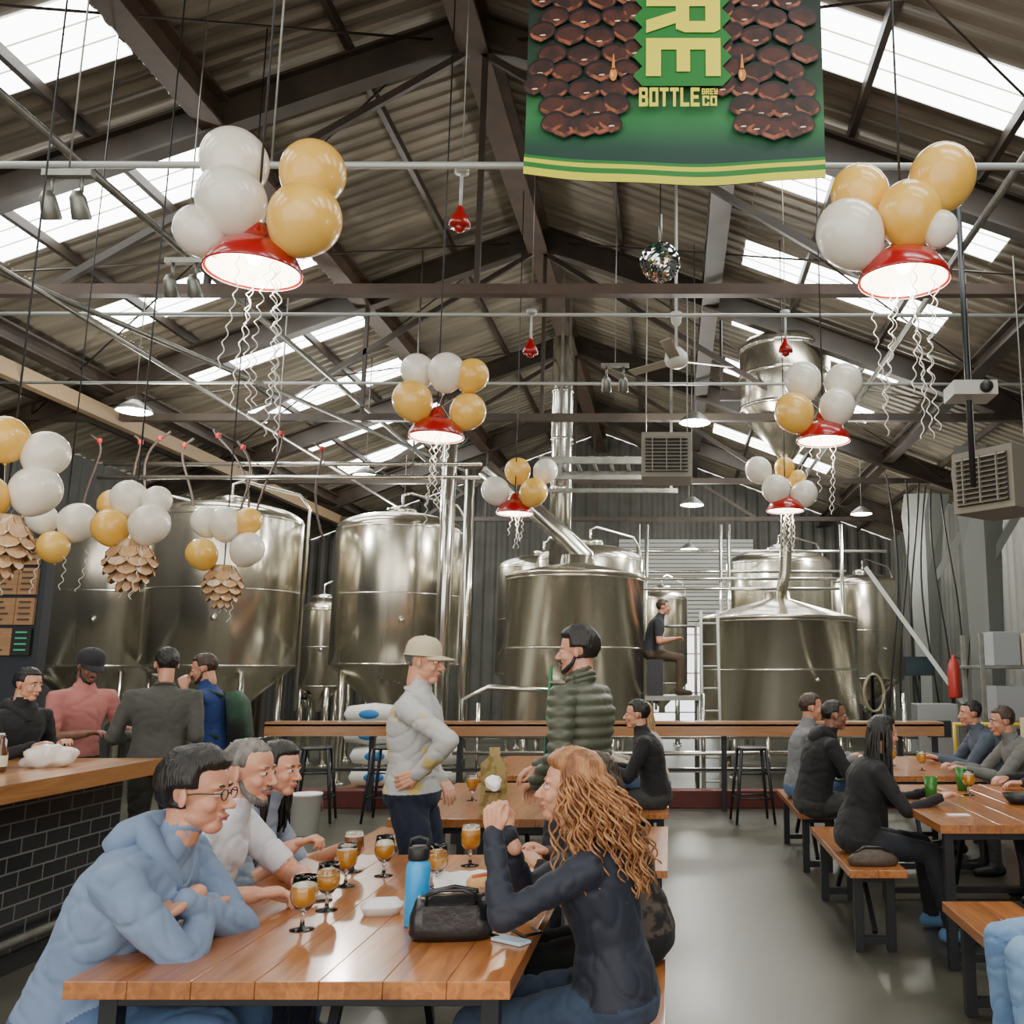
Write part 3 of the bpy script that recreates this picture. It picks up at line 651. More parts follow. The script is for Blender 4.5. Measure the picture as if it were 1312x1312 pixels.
# ------------------------------------------------------------------ bar
br=MB(); WB=wood('bar_top_wood',(.34,.14,.04),(.55,.26,.09),plank=.2); WR=wood('rail_wood',(.36,.15,.045),(.54,.25,.09),along='x',plank=.2)
TILE=brickmat('black_tile',(.010,.012,.014),(.016,.018,.02),(.12,.12,.11),.20,.085)
br.box((-3.85,3.5,.955),(1.2,5.4,.09),WB); br.box((-3.9,3.5,.455),(.9,5.2,.91),TILE); br.box((-3.9,3.5,.05),(.92,5.22,.1),BLACK)
br.tube([(-3.38,1.,.18),(-3.38,6.05,.18)],.022,GALV,n=10)
for y in(1.2,2.8,4.4,6.0): br.tube([(-3.38,y,.18),(-3.46,y,.18)],.014,GALV,n=8)
br.obj('bar_counter')
bl=MB(); bl.lathe([(0,0),(.032,0),(.034,.01),(.034,.11),(.013,.15),(.012,.19),(.014,.20),(0,.20)],(0,0,0),M('brown_glass',(.1,.035,.01),.1,coat=.8),20); bl.lathe([(.0345,.03),(.0345,.09)],(0,0,0),M('label_cream',(.7,.65,.5),.6),20); bl.obj('beer_bottle',(-3.72,5.35,1.0))
bl=MB(); bl.lathe([(0,0),(.045,0),(.045,.16),(.03,.18),(.03,.2),(0,.2)],(0,0,0),M('jar_white',(.6,.6,.58),.4),20); bl.obj('condiment_jar',(-3.85,5.5,1.0))
def nf2(p): return p*(1+.35*noise.noise(p*18))
bg=MB(); bg.ell((0,0,.05),(.14,.12,.075),M('plastic_bag',(.7,.62,.55),.35),28,18,fn=nf2); bg.obj('plastic_bag',(-3.65,5.65,1.0))
PARTM=M('dark_partition',(.02,.024,.03),.6)
wl=MB(); wl.box((-7.4,8.2,1.45),(3.9,.12,2.9),PARTM); wl.obj('wall_partition')
mbd=MB(); CW=wood('board_wood',(.36,.19,.09),(.48,.29,.15),along='x',plank=.4)
for ci,x in enumerate((-6.45,-6.13,-5.81,-5.58)):
    for ri,z in enumerate((2.58,2.32,2.06,1.80)):
        m_=BLACK if (ci,ri)==(3,3) else CW; mbd.box((x+6,0,z),(.29 if ci<3 else .16,.03,.23),m_)
        for q in range(4): mbd.box((x+6,-.018,z+.08-q*.05),(random.uniform(.08,.22) if ci<3 else .10,.006,.014),M('board_ink',(.06,.035,.02),.7) if m_ is CW else M('chalk_green',(.05,.4,.2),.7))
mbd.obj('menu_board',(-6,8.12,0))

r=MB(); r.box((-.75,0,.965),(7.6,.34,.045),WR); r.box((-.75,-.15,.900),(7.6,.04,.13),WR)
for x in(-4.4,-3.4,-2.4,-1.4,-.4,.6,1.6,2.6,3.0): r.box((x,.05,.465),(.06,.06,.93),BSTEEL)
r.box((-.75,.05,.90),(7.5,.05,.05),BSTEEL); r.box((-.75,.05,.45),(7.5,.03,.03),BSTEEL)
r.obj('counter_rail',(0,10.9,0))
c=MB(); c.box((-.75,0,.10),(7.8,.22,.20),M('red_curb',(.15,.018,.012),.5,col2=(.09,.012,.010),vs=3)); c.obj('trim_curb',(0,11.25,0),bevel=.01)
def stool(x,y,rz=0):
    s=MB(); s.loft([((0,0,.735),(.15,0,0),(0,.15,0)),((0,0,.75),(.155,0,0),(0,.155,0)),((0,0,.76),(.145,0,0),(0,.145,0))],BSTEEL,24,4)
    for a in(-1,1):
        for b in(-1,1): s.tube([(a*.13,b*.13,.74),(a*.2,b*.2,0)],[.02,.014],BSTEEL,n=8)
    for z,q in((.25,.178),(.5,.156)):
        L=[(q,q,z),(-q,q,z),(-q,-q,z),(q,-q,z),(q,q,z)]
        for i in range(4): s.tube([L[i],L[i+1]],.009,BSTEEL,n=6)
    s.obj('bar_stool',(x,y,0),rot=(0,0,rz))
stool(-3.75,10.2,.2); stool(-3.0,10.25); stool(.85,10.2,.1)
bk=MB(); bk.lathe([(0,0),(.125,0),(.145,.36),(.152,.36),(.152,.38),(.14,.38),(.12,.01),(0,.01)],(0,0,0),M('bucket_white',(.85,.85,.8),.4),32); bk.tube([(.15,0,.35),(.17,.0,.22),(.0,.16,.15),(-.17,0,.22),(-.15,0,.35)],.004,GALV,n=6); bk.obj('plastic_bucket',(-3.55,9.45,0))
for i,(x,z) in enumerate(((-3.75,0.2),(-3.75,.46),(-3.0,.2),(-3.0,.46),(-3.85,.72),(-3.85,.98))):
    s=MB(); SK=M('malt_sack',(.80,.80,.74),.7,col2=(.7,.7,.65),vs=5)
    s.loft([((-.34,0,.13),(0,.15,0),(0,0,.02)),((-.3,0,.13),(0,.2,0),(0,0,.10)),((0,0,.13),(0,.22,0),(0,0,.135)),((.3,0,.13),(0,.2,0),(0,0,.10)),((.34,0,.13),(0,.15,0),(0,0,.02))],SK,24,2.6)
    s.ell((0,-.215,.13),(.13,.02,.06),M('sack_blue_logo',(.03,.2,.5),.6),16,8); s.obj('malt_sack',(x,12.4,z-.1))
pl=MB(); 
for i in range(5): pl.box((0,-.4+i*.2,.085),(1.6,.12,.02),CW)
for x in(-.7,0,.7): pl.box((x,0,.04),(.09,1.0,.075),CW)
pl.obj('wooden_pallet',(-3.4,12.4,0))

# ------------------------------------------------------------------ tanks
SS=M('stainless_steel',(.80,.755,.63),.22,.96,col2=(.66,.62,.51),vs=1.6,stretch=(2.6,2.6,.2),rvar=.06,bump=.14,bs=3.5,bstretch=(2.4,2.4,.2))
SS2=M('stainless_pipe',(.78,.76,.68),.18,.96)
def tank(x,y,r,zc,zb,zt,dome,lid='dome',name='fermentation_tank'):
    t=MB(); pr=[(.0,zc-.12),(.07,zc-.12),(.07,zc),(r*.96,zb-.03),(r,zb),(r,zt)]
    if lid=='dome': pr+= [(r*cos(a)+0,zt+dome*sin(a)) for a in[radians(q) for q in(12,25,38,50,62,72,80)]]+[(.0,zt+dome)]
    else: pr+= [(r*1.02,zt),(r*1.02,zt+.05),(r*.99,zt+.06),(.22,zt+dome),(.2,zt+dome+.12),(.0,zt+dome+.14)]
    t.lathe(pr,(0,0,0),SS,72)
    for z in(zb,zb+(zt-zb)*.5,zt-.02): t.lathe([(r+.0,z-.012),(r+.005,z-.008),(r+.005,z+.008),(r+.0,z+.012)],(0,0,0),SS2,72)
    for k in range(4):
        a=pi/4+k*pi/2; t.tube([(r*.86*cos(a),r*.86*sin(a),zb+.05),(r*.86*cos(a),r*.86*sin(a),.0)],.05,SS2,n=12); t.lathe([(.09,0),(.09,.02),(.05,.03)],(r*.86*cos(a),r*.86*sin(a),0),SS2,16)
    if lid=='dome':
        t.lathe([(.2,zt+dome-.03),(.22,zt+dome+.03),(.22,zt+dome+.07),(.05,zt+dome+.12),(0,zt+dome+.12)],(0,0,0),SS2,28)
        t.tube([(0,0,zt+dome),(0,0,zt+dome+.28),(.1,.1,zt+dome+.34),(r*.8,r*.45,zt+dome+.2),(r*.93,r*.52,zt+dome),(r*.9,r*.52,1.0)],.022,SS2,n=8)
    t.tube([(-.12,-.1,zc-.05),(-.12,-r*.6,zc-.02),(-.12,-r*.8,zc+.1)],.03,SS2,n=8); t.lathe([(.0,-.03),(.05,-.03),(.05,.03),(0,.03)],(-.12,-r*.8,zc+.12),BLACK,12)
    t.tube([(r*.35,-r*.94,zb+.6),(r*.35,-r*1.0,zb+.6)],.035,SS2,n=10)
    t.obj(name,(x,y,0))
tank(-6.2,13.0,.98,.8,1.62,3.62,.26); tank(-8.0,13.4,.95,.8,1.62,3.62,.26); tank(-4.08,14.0,.93,.8,1.65,3.62,.28)
tank(-6.0,16.2,.35,1.0,1.3,2.6,.15); tank(-5.2,17.5,.9,.8,1.6,3.9,.3)
tank(-1.33,13.0,.95,.72,.9,2.80,.22,lid='cone',name='brew_kettle'); tank(-1.42,16.3,.92,.8,1.5,3.45,.28); tank(-2.6,19,.92,.8,1.5,3.6,.28)
tank(1.69,15.0,1.24,.72,.82,2.32,.36,lid='cone',name='mash_tun'); tank(2.13,18.5,1.04,.8,1.4,3.62,.3)
tank(-.2,20.5,.55,.8,1.3,3.1,.2); tank(4.2,20.5,.8,.8,1.4,3.4,.25)
h=MB(); h.lathe([(0,4.55),(.10,4.55),(.66,5.25),(.66,6.2),(.6,6.28),(.0,6.34)],(0,0,0),SS,56)
for z in(5.27,5.75,6.15): h.lathe([(.66,z-.03),(.68,z-.02),(.68,z+.02),(.66,z+.03)],(0,0,0),SS2,56)
h.box((0,0,5.5),(1.9,.08,.14),STEELB); h.box((0,0,5.5),(.08,1.6,.14),STEELB)
for a in(-.93,.93): h.tube([(a,0,5.5),(a,0,roofz(1.66+a)-.35)],.02,STEELB,n=6)
h.tube([(0,0,4.6),(0,0,4.1),(.1,1.2,3.1),(.1,1.9,2.75)],.09,SS2,n=12); h.obj('grain_hopper',(1.66,13.15,0))
pi_=MB()
pi_.tube([(-3.05,12.6,0),(-3.05,12.6,4.6),(-3.05,13.2,4.9)],.10,SS2,n=20); pi_.tube([(-2.78,12.7,0.0),(-2.78,12.7,4.3)],.07,SS2,n=16)
pi_.tube([(-2.62,12.0,0.0),(-2.62,12.0,1.2),(-2.3,12.0,1.35),(-1.2,12.0,1.3)],.035,SS2,n=10)
for z in(.35,.55,.75): pi_.tube([(-2.7,11.9,z),(3.2,11.9,z)],.03,SS2,n=10)
for x in(-2.4,-1.5,.4,1.2,2.1,2.9): pi_.tube([(x,11.9,0),(x,11.9,1.0+.3*sin(x*5))],.028,SS2,n=8); pi_.lathe([(0,-.04),(.05,-.04),(.05,.04),(0,.04)],(x,11.9,.9),BLACK,10)
for z,x0,x1,y in((4.05,-7.5,-2.5,12.0),(4.25,-7.5,-2.5,12.1),(3.2,-.9,3.,16.9),(3.35,-.9,3.2,17.1),(3.75,-1,4,17.3),(3.0,-.6,3,16.7)): pi_.tube([(x0,y,z),(x1,y,z)],.03,SS2,n=8)
for x in (-7,-5.2,-3.4): pi_.tube([(x,12.05,4.05),(x,12.05,roofz(x)-.2)],.012,GALV,n=6)
for x in(-.6,-.45,.9,1.05,3.1): pi_.tube([(x,16.95,0),(x,16.95,4.2)],.035,SS2,n=8)
pi_.obj('process_piping')
du=MB(); du.tube([(-1.75,14.6,3.2),(-1.75,14.6,6.2),(-1.75,14.6,6.9)],.17,SS2,n=28)
for z in(3.6,4.4,5.2,6.0): du.lathe([(.17,z-.03),(.185,z),(.17,z+.03)],(-1.75,14.6,0),SS2,28)
du.tube([(-1.2,13.0,2.95),(-1.2,13.0,3.12),(-1.5,13.0,3.42),(-2.6,12.8,4.35)],.13,SS2,n=24); du.obj('exhaust_duct')
mz=MB()
for y in(13.2,14.2):
    mz.beam((-1.9,y,4.55),(.1,y,4.55),.06,.10,GALV); mz.beam((-1.9,y,4.3),(.1,y,4.3),.06,.06,GALV)
for x in [-1.9+.25*i for i in range(9)]: mz.beam((x,13.2,4.6),(x,14.2,4.6),.05,.03,GALV)
for x in(-1.6,.0): 
    for y in(13.2,14.2): mz.beam((x,y,4.3),(x,y,roofz(x)-.2),.04,.04,GALV)
mz.obj('overhead_rack')
cw=MB()
cw.box((.02,13.4,1.19),(.75,1.0,.06),GALV)
for x in(-.32,.36):
    for y in(12.95,13.85): cw.tube([(x,y,0),(x,y,1.2 if y<13 else 2.2)],.022,GALV,n=8)
cw.tube([(-.32,13.85,2.2),(.36,13.85,2.2)],.02,GALV,n=8)
cw.box((-.22,13.3,1.45),(.22,.6,.52),BSTEEL)
for x in(.42,.66): cw.tube([(x,12.7,0),(x,13.4,2.4)],.022,CONDUIT,n=8)
for i in range(8): t=i/8+.05; cw.tube([(.42,12.7+.7*t,2.4*t),(.66,12.7+.7*t,2.4*t)],.015,CONDUIT,n=6)
cw.obj('steel_catwalk')
ld=MB(); GR=M('ladder_green',(.02,.20,.08),.4)
for x in(-.16,.16): ld.beam((x,0,0),(x*.8,.35,1.62),.03,.07,GR); ld.beam((x,.7,0),(x*.8,.37,1.62),.03,.05,GR)
for i in range(5): z=.3+i*.28; ld.box((0,.35*z/1.62,z),(.29,.08,.025),GALV)
ld.obj('step_ladder',(-1.36,11.42,0))
hs=MB(); HB=M('hose_dark',(.07,.045,.035),.5)
for i in range(8):
    x0=-7.6+i*.42+.1*sin(i*7); pts=[(x0+.3*t*sin(i*2.)+0.12*sin(t*5+i),11.9+.2*t,4.6+.12*sin(i*3.3)-1.3*t+.3*sin(t*3.1)) for t in[j/14 for j in range(15)]]
    hs.tube(pts,.016,HB,n=6)
    hs.lathe([(0,-.03),(.032,-.03),(.032,.03),(0,.03)],(pts[3][0],pts[3][1],pts[3][2]+.02),M('valve_red',(.40,.02,.02),.4),10)
hs.obj('brewery_hoses')
h2=MB()
for i in range(7):
    x0=3.4+.28*i; h2.tube([(x0+.12*sin(t*4+i),14.5+i*.3,4.6-3.6*t) for t in[j/12 for j in range(13)]],.016,BLACK,n=6)
h2.obj('hanging_hoses')
cl=MB(); cl.tube([(.13*cos(t)+.01*sin(t*3.3),.015*sin(t*1.7),.24*sin(t)) for t in[j*.4 for j in range(64)]],.014,M('hose_tan',(.25,.22,.13),.5),n=6); cl.tube([(0,0,.22),(0,.1,.26),(0,.1,-1.25)],.025,BSTEEL,n=8); cl.obj('coiled_hose',(2.66,12.5,1.27))
ch=MB(); ch.beam((2.75,13.2,3.0),(4.0,12.8,1.0),.06,.06,CONDUIT); ch.beam((4.0,12.8,1.0),(4.0,12.8,0),.08,.08,GALV); ch.obj('auger_chute')
# big tapered columns on the right and clutter
COLG=M('column_gray',(.17,.185,.17),.5)
for (x,y) in((4.75,14.2),(4.95,18.2)):
    c_=MB(); c_.loft([((0,0,0),(.20,0,0),(0,.12,0)),((0,0,3.4),(.30,0,0),(0,.14,0)),((0,0,4.55),(.42,0,0),(0,.14,0)),((.1,0,5.0),(.45,0,0),(0,.14,0))],COLG,4,2.0,False); c_.box((0,0,.03),(.5,.4,.06),COLG); c_.beam((.1,0,3.2),(1.0,0,4.6),.1,.12,COLG); c_.obj('steel_column',(x,y,0))
REDP=M('equipment_red',(.42,.025,.015),.4,coat=.3)
cp=MB(); cp.loft([((-.35,0,.5),(0,.05,0),(0,0,.05)),((-.32,0,.5),(0,.19,0),(0,0,.19)),((.32,0,.5),(0,.19,0),(0,0,.19)),((.35,0,.5),(0,.05,0),(0,0,.05))],REDP,24,2.); cp.box((0,0,.80),(.30,.22,.24),BLACK); cp.lathe([(0,-.05),(.15,-.05),(.15,.05),(0,.05)],(.2,0,.82),REDP,20,R=Matrix.Rotation(pi/2,3,'X'))
for sx_ in(-.25,.25): cp.box((sx_,0,.17),(.05,.3,.34),BLACK)
cp.obj('air_compressor',(4.0,10.6,0))
ct_=MB()
for i,(bx,bz,w_,h_,cc_) in enumerate(((0,0,.55,.4,(.5,.36,.2)),(.02,.4,.48,.36,(.72,.72,.68)),(-.05,.76,.5,.32,(.62,.5,.33)),(.62,0,.5,.5,(.75,.75,.72)),(.6,.5,.45,.4,(.40,.03,.02)),(.63,.9,.36,.25,(.7,.68,.6)))):
    ct_.box((bx,0,bz+h_/2),(w_,.4,h_-.004),M('carton_%d'%i,cc_,.65)); ct_.box((bx,-.202,bz+h_/2),(w_*.35,.004,h_*.35),M('carton_label',(.12,.12,.13),.6))
ct_.obj('stacked_cartons',(3.9,9.7,0),bevel=.006)
ex_=MB(); ex_.lathe([(0,0),(.075,0),(.08,.02),(.08,.42),(.05,.5),(.025,.52),(.025,.56),(0,.56)],(0,0,0),REDP,20); ex_.tube([(.02,0,.55),(.11,0,.5),(.12,0,.15)],.012,BLACK,n=6); ex_.box((0,.10,.3),(.1,.04,.4),BSTEEL); ex_.beam((0,.10,-1.2),(0,.10,.3),.05,.05,BSTEEL); ex_.obj('fire_extinguisher',(3.75,12.6,1.2))
yr=MB(); YLW=M('safety_yellow',(.7,.5,.03),.45)
yr.tube([(-.5,0,0),(-.5,0,.95),(.5,0,.95),(.5,0,0)],.03,YLW,n=10); yr.tube([(-.5,0,.5),(.5,0,.5)],.025,YLW,n=10); yr.obj('safety_barrier',(3.75,11.0,0))
sh=MB()
for x in(3.7,5.3):
    for y in(11.3,12.0): sh.box((x,y,1.0),(.06,.06,2.0),GALV)
for z in(.3,.95,1.6): sh.box((4.5,11.65,z),(1.7,.75,.04),GALV)
cols=[(.7,.7,.66),(.55,.56,.54),(.6,.52,.4),(.3,.32,.33),(.75,.75,.72)]
for z in(.32,.97,1.62):
    x=3.85
    while x<5.0:
        w=random.uniform(.2,.4); hh=random.uniform(.2,.42); k_=random.randrange(5); sh.box((x+w/2,11.6,z+hh/2),(w*.92,.5,hh),M('crate_%d'%k_,cols[k_],.6)); x+=w
sh.obj('storage_shelf',bevel=.006)
for i in range(6):
    q=MB(); q.lathe([(0,0),(.19,0),(.205,.03),(.205,.2),(.215,.22),(.205,.24),(.205,.5),(.19,.56),(.17,.58),(.17,.62),(.16,.62),(.15,.57),(.05,.57),(.05,.6),(0,.6)],(0,0,0),SS2,28); q.obj('beer_keg',(3.6+.45*(i%2),14.6+.5*(i//2),0))
kb=MB(); kb.box((0,0,.7),(.5,.35,.9),M('control_panel',(.30,.32,.33),.4,.5)); kb.box((0,-.18,.85),(.3,.02,.2),BLACK); kb.box((-.15,-.18,.5),(.05,.03,.05),M('btn_red',(.6,.02,.02),.4)); kb.box((0,0,.13),(.1,.1,.26),BSTEEL); kb.obj('control_cabinet',(3.3,12.0,0),bevel=.01)
mo=MB(); mo.box((0,0,1.62),(.42,.05,.26),BLACK); mo.box((0,-.027,1.62),(.38,.004,.22),M('monitor_screen',(.03,.05,.06),.1)); mo.tube([(0,.03,1.6),(0,.05,1.3),(0,.05,0)],.022,BSTEEL,n=8); mo.box((0,.05,.015),(.35,.35,.03),BSTEEL); mo.obj('control_monitor',(3.45,13.2,0))

# ------------------------------------------------------------------ lamps and balloons
RED=M('lamp_red',(.36,.006,.006),.25,coat=.6); LIN=M('lamp_inner_white',(.9,.88,.8),.4,em=(1,.90,.72),es=2.8)
BW=M('balloon_pearl',(.76,.71,.58),.26,coat=.35,col2=(.84,.80,.70),vs=6); BG=M('balloon_gold',(.80,.44,.055),.26,.0,coat=.35,col2=(.86,.54,.12),vs=6); RIB=M('ribbon_silver',(.8,.78,.72),.3,.2)
def balloon(mb,p,r,m,tiltv):
    ax=Vector(tiltv).normalized(); q=UP.rotation_difference(ax).to_matrix()
    def f(v):
        z=v.z/(r*1.15); k=1-.16*max(0,-z)**1.5; return V(v.x*k,v.y*k,v.z*(1.0 if z>0 else 1.10))
    mb.ell(p,(r,r,r*1.06),m,28,20,R=q,fn=f)
    e=Vector(p)+q@V(0,0,-r*1.18); mb.lathe([(r*.05,r*.05),(r*.03,0),(r*.08,-r*.06),(0,-r*.06)],e,m,10,R=q)
    return e
def ribbons(mb,n,zr,L):
    for i in range(n):
        a=random.uniform(0,6.28); rr=random.uniform(.03,.17); l=L*random.uniform(.55,1.05); N=int(l*90); ph=random.random()*6; x0=rr*cos(a); y0=rr*sin(a)
        tr_=random.uniform(.007,.013); pts=[]
        for j in range(N):
            t=j/(N-1); an=ph+t*l*85
            pts.append((x0+.03*sin(t*3+i)+tr_*cos(an),y0+tr_*sin(an),zr-t*l))
        mb.tube(pts,.0026,RIB,n=4,cap=False)
def lampset(px,py,x,y,z,scale,bl,L=.8,nr=6):
    mb=MB(); mb.lathe([(.200,.012),(.216,0),(.218,.008),(.208,.04),(.188,.08),(.155,.118),(.112,.145),(.07,.165),(.055,.20),(.045,.235),(.025,.25),(0,.25)],(0,0,0),RED,48)
    mb.lathe([(.212,.002),(.198,.040),(.177,.075),(.145,.108),(.10,.133),(.0,.14)],(0,0,0),LIN,48); mb.ell((0,0,.08),.035,M('bulb',(1,1,1),.4,em=(1,.9,.7),es=12),16,10)
    mb.tube([(0,0,.24),(0,0,roofz(x)-z-.1)],.006,BLACK,n=6); mb.obj('pendant_lamp',(x,y,z))
    b=MB(); rnd=random.Random(int(px))
    for i,(bx,by,r,c_) in enumerate(bl):
        dx=(bx-px)*scale; dz=(py-by)*scale+.01; dy=rnd.uniform(-.03,.14)-(0.09 if i>=2 else 0)
        tv=(dx*1.2,dy,.35+dz*.6)
        e=balloon(b,(dx,dy,dz),r*scale*.93,BW if c_=='w' else BG,tv); b.tube([e,(dx*.15,0,.26)],.0015,RIB,n=4)
    ribbons(b,nr,.04,L); b.obj('balloon_bunch',(x,y,z))
    l=bpy.data.lights.new('pendant_light','POINT'); l.energy=16; l.color=(1,.86,.66); l.shadow_soft_size=.06; lo=bpy.data.objects.new('pendant_light',l); SC.collection.objects.link(lo); lo.location=(x,y,z-.06)
lampset(320,340,-1.93,4.08,3.36,.00364,[(278,182,46,'w'),(378,193,45,'g'),(291,250,46,'w'),(388,278,48,'g'),(255,292,34,'w')],.95,7)
lampset(1158,352,1.10,4.18,3.36,.0037,[(1112,220,42,'g'),(1212,213,46,'g'),(1165,268,44,'g'),(1088,297,46,'w'),(1200,293,24,'w')],.8,8)
lampset(560,560,-1.85,7.17,3.36,.00614,[(528,467,24,'w'),(571,475,26,'w'),(603,478,23,'g'),(533,518,27,'g'),(598,525,25,'g')],.75,6)
lampset(1057,563,1.22,7.3,3.36,.0062,[(1035,477,27,'w'),(1087,482,27,'w'),(1018,530,27,'g'),(1074,520,25,'w')],.6,5)
lampset(661,658,-1.83,10.8,3.36,.0092,[(661,600,18,'g'),(697,600,17,'w'),(637,630,19,'w'),(686,633,19,'g')],.5,5)
lampset(1008,653,1.31,10.6,3.36,.0092,[(976,600,18,'w'),(1010,595,14,'g'),(996,627,19,'w'),(1032,632,18,'w'),(1025,612,12,'g')],.6,5)
CONE=wood('cone_plywood',(.52,.30,.14),(.68,.44,.24),along='z',plank=.5); CONED=M('cone_edge',(.22,.12,.05),.7)
def conelamp(px,py,x,y,z,scale,bl,R=.135,cone=True):
    if cone:
        mb=MB(); rows=6
        for row in range(rows):
            t=row/(rows-1); rr=R*(.62,.92,1.02,.95,.74,.45)[row]; zz=.13-.27*t; n=8
            for kx in range(n):
                a=2*pi*(kx+.5*(row%2))/n; w=2*pi*rr/n*.60; o=V(cos(a),sin(a),0); tn=V(-sin(a),cos(a),0)
                rin=rr*.80
                pts=[o*rin-tn*w*.75+UP*(zz+.035),o*rin+tn*w*.75+UP*(zz+.035),o*rr*1.0+tn*w+UP*(zz-.005),o*(rr*1.05)+tn*w*.6+UP*(zz-.032),o*(rr*1.07)+UP*(zz-.045),o*(rr*1.05)-tn*w*.6+UP*(zz-.032),o*rr*1.0-tn*w+UP*(zz-.005)]
                inn=[p_-o*.007 for p_ in pts]
                mb.add(pts,[tuple(range(7))],CONE); mb.add(pts+inn,[tuple(range(13,6,-1))]+[(i,(i+1)%7,(i+1)%7+7,i+7) for i in range(7)],CONED)
        mb.ell((0,0,0),(R*.7,R*.7,.14),M('cone_inner',(.12,.07,.035),.7),20,12)
        mb.tube([(0,0,.12),(0,0,roofz(x)-z-.1)],.006,BLACK,n=6); mb.obj('pinecone_pendant_lamp',(x,y,z))
    b=MB(); rnd=random.Random(int(px))
    for i,(bx,by,r,c_) in enumerate(bl):
        dx=(bx-px)*scale; dz=(py-by)*scale; dy=rnd.uniform(-.12,.12); e=balloon(b,(dx,dy,dz),r*scale*.94,BW if c_=='w' else BG,(dx*1.2,dy,.3+dz*.5)); b.tube([e,(dx*.15,0,.15)],.0015,RIB,n=4)
    if not cone: b.tube([(0,0,.1),(0,0,roofz(x)-z-.1)],.005,BLACK,n=5)
    ribbons(b,3,.1,.4); b.obj('balloon_bunch',(x,y,z))
conelamp(168,722,-3.6,6.2,2.25,.0052,[(132,642,20,'g'),(158,636,24,'w'),(198,640,19,'w'),(146,676,24,'g'),(196,672,26,'w')],R=.15)
conelamp(290,750,-3.62,7.55,2.23,.0064,[(262,668,20,'w'),(291,672,22,'w'),(316,668,18,'g'),(270,712,20,'g'),(322,705,22,'w')],R=.145)
conelamp(0,700,-3.62,5.02,2.22,.0042,[(30,575,31,'w'),(26,625,33,'w'),(-8,560,30,'g'),(-18,640,30,'g')],R=.14)
conelamp(75,720,-4.55,6.95,2.35,.0058,[(45,663,20,'w'),(92,668,25,'w'),(75,702,20,'g')],cone=False)

# ------------------------------------------------------------------ banner
bn=MB(); W2=.80; Hb=2.5
m=M('banner_print',(.01,.08,.035),.6); nt=m.node_tree; N=nt.nodes; L=nt.links
tc=N.new('ShaderNodeTexCoord'); sx=N.new('ShaderNodeSeparateXYZ'); L.new(tc.outputs['Object'],sx.inputs[0])
rp=N.new('ShaderNodeValToRGB'); mr=N.new('ShaderNodeMapRange'); mr.inputs['From Min'].default_value=0; mr.inputs['From Max'].default_value=2.5; L.new(sx.outputs['Z'],mr.inputs['Value']); L.new(mr.outputs['Result'],rp.inputs['Fac'])
cr=rp.color_ramp; cr.elements[0].position=0; cr.elements[0].color=(.004,.024,.022,1); cr.elements[1].position=.45; cr.elements[1].color=(.002,.006,.004,1)
e=cr.elements.new(.08); e.color=(.006,.045,.028,1); e=cr.elements.new(.15); e.color=(.020,.17,.045,1); e=cr.elements.new(.24); e.color=(.006,.04,.012,1)
L.new(rp.outputs['Color'],N['Principled BSDF'].inputs['Base Color'])
vs=[];fs=[];nx=40;nz=40
def bw_(x,z): return (.03*sin(x*2.6+1)+.012*sin(x*9+z*3))*max(0,1-z/.35)*.8
for j in range(nz+1):
    for i in range(nx+1):
        x=-W2+2*W2*i/nx; z=Hb*j/nz; vs.append((x,bw_(x,z),z+ (.035*(x/W2)**2 if j==0 else 0)))
for j in range(nz):
    for i in range(nx): a=j*(nx+1)+i; fs.append((a,a+1,a+nx+2,a+nx+1))
bn.add(vs,fs,m,True)
YEL=M('print_yellow',(.62,.60,.03),.55); GRN=M('print_green',(.01,.17,.025),.55)
def strip(z0,z1,mat,off):
    v=[];f=[]
    for i in range(nx+1):
        x=-W2+2*W2*i/nx
        for z in(z0,z1): v.append((x,bw_(x,z)-off,z+.035*(x/W2)**2))
    for i in range(nx): f.append((2*i,2*i+2,2*i+3,2*i+1))
    bn.add(v,f,mat,True)
strip(0,.045,YEL,.006); strip(.045,.075,GRN,.006); strip(.075,.10,YEL,.006); strip(.10,.118,GRN,.006)
def gradmat(name,c0,c1,c2_,vs_):
    return M(name,c0,.55,col2=c1,vs=vs_,contrast=(.40,.60))
PD=M('print_scale_dark',(.005,.002,.0015),.5); PM_=gradmat('print_scale_mid',(.018,.006,.004),(.060,.014,.008),0,11); PH=gradmat('print_scale_light',(.05,.013,.008),(.30,.085,.035),0,17); PA=M('print_amber',(.62,.22,.04),.4); PW=M('print_glint',(.75,.55,.40),.4)
def shape(pts,mat,yo): bn.add([(x,yo,z) for x,z in pts],[tuple(range(len(pts)))],mat)
rb_=random.Random(3)
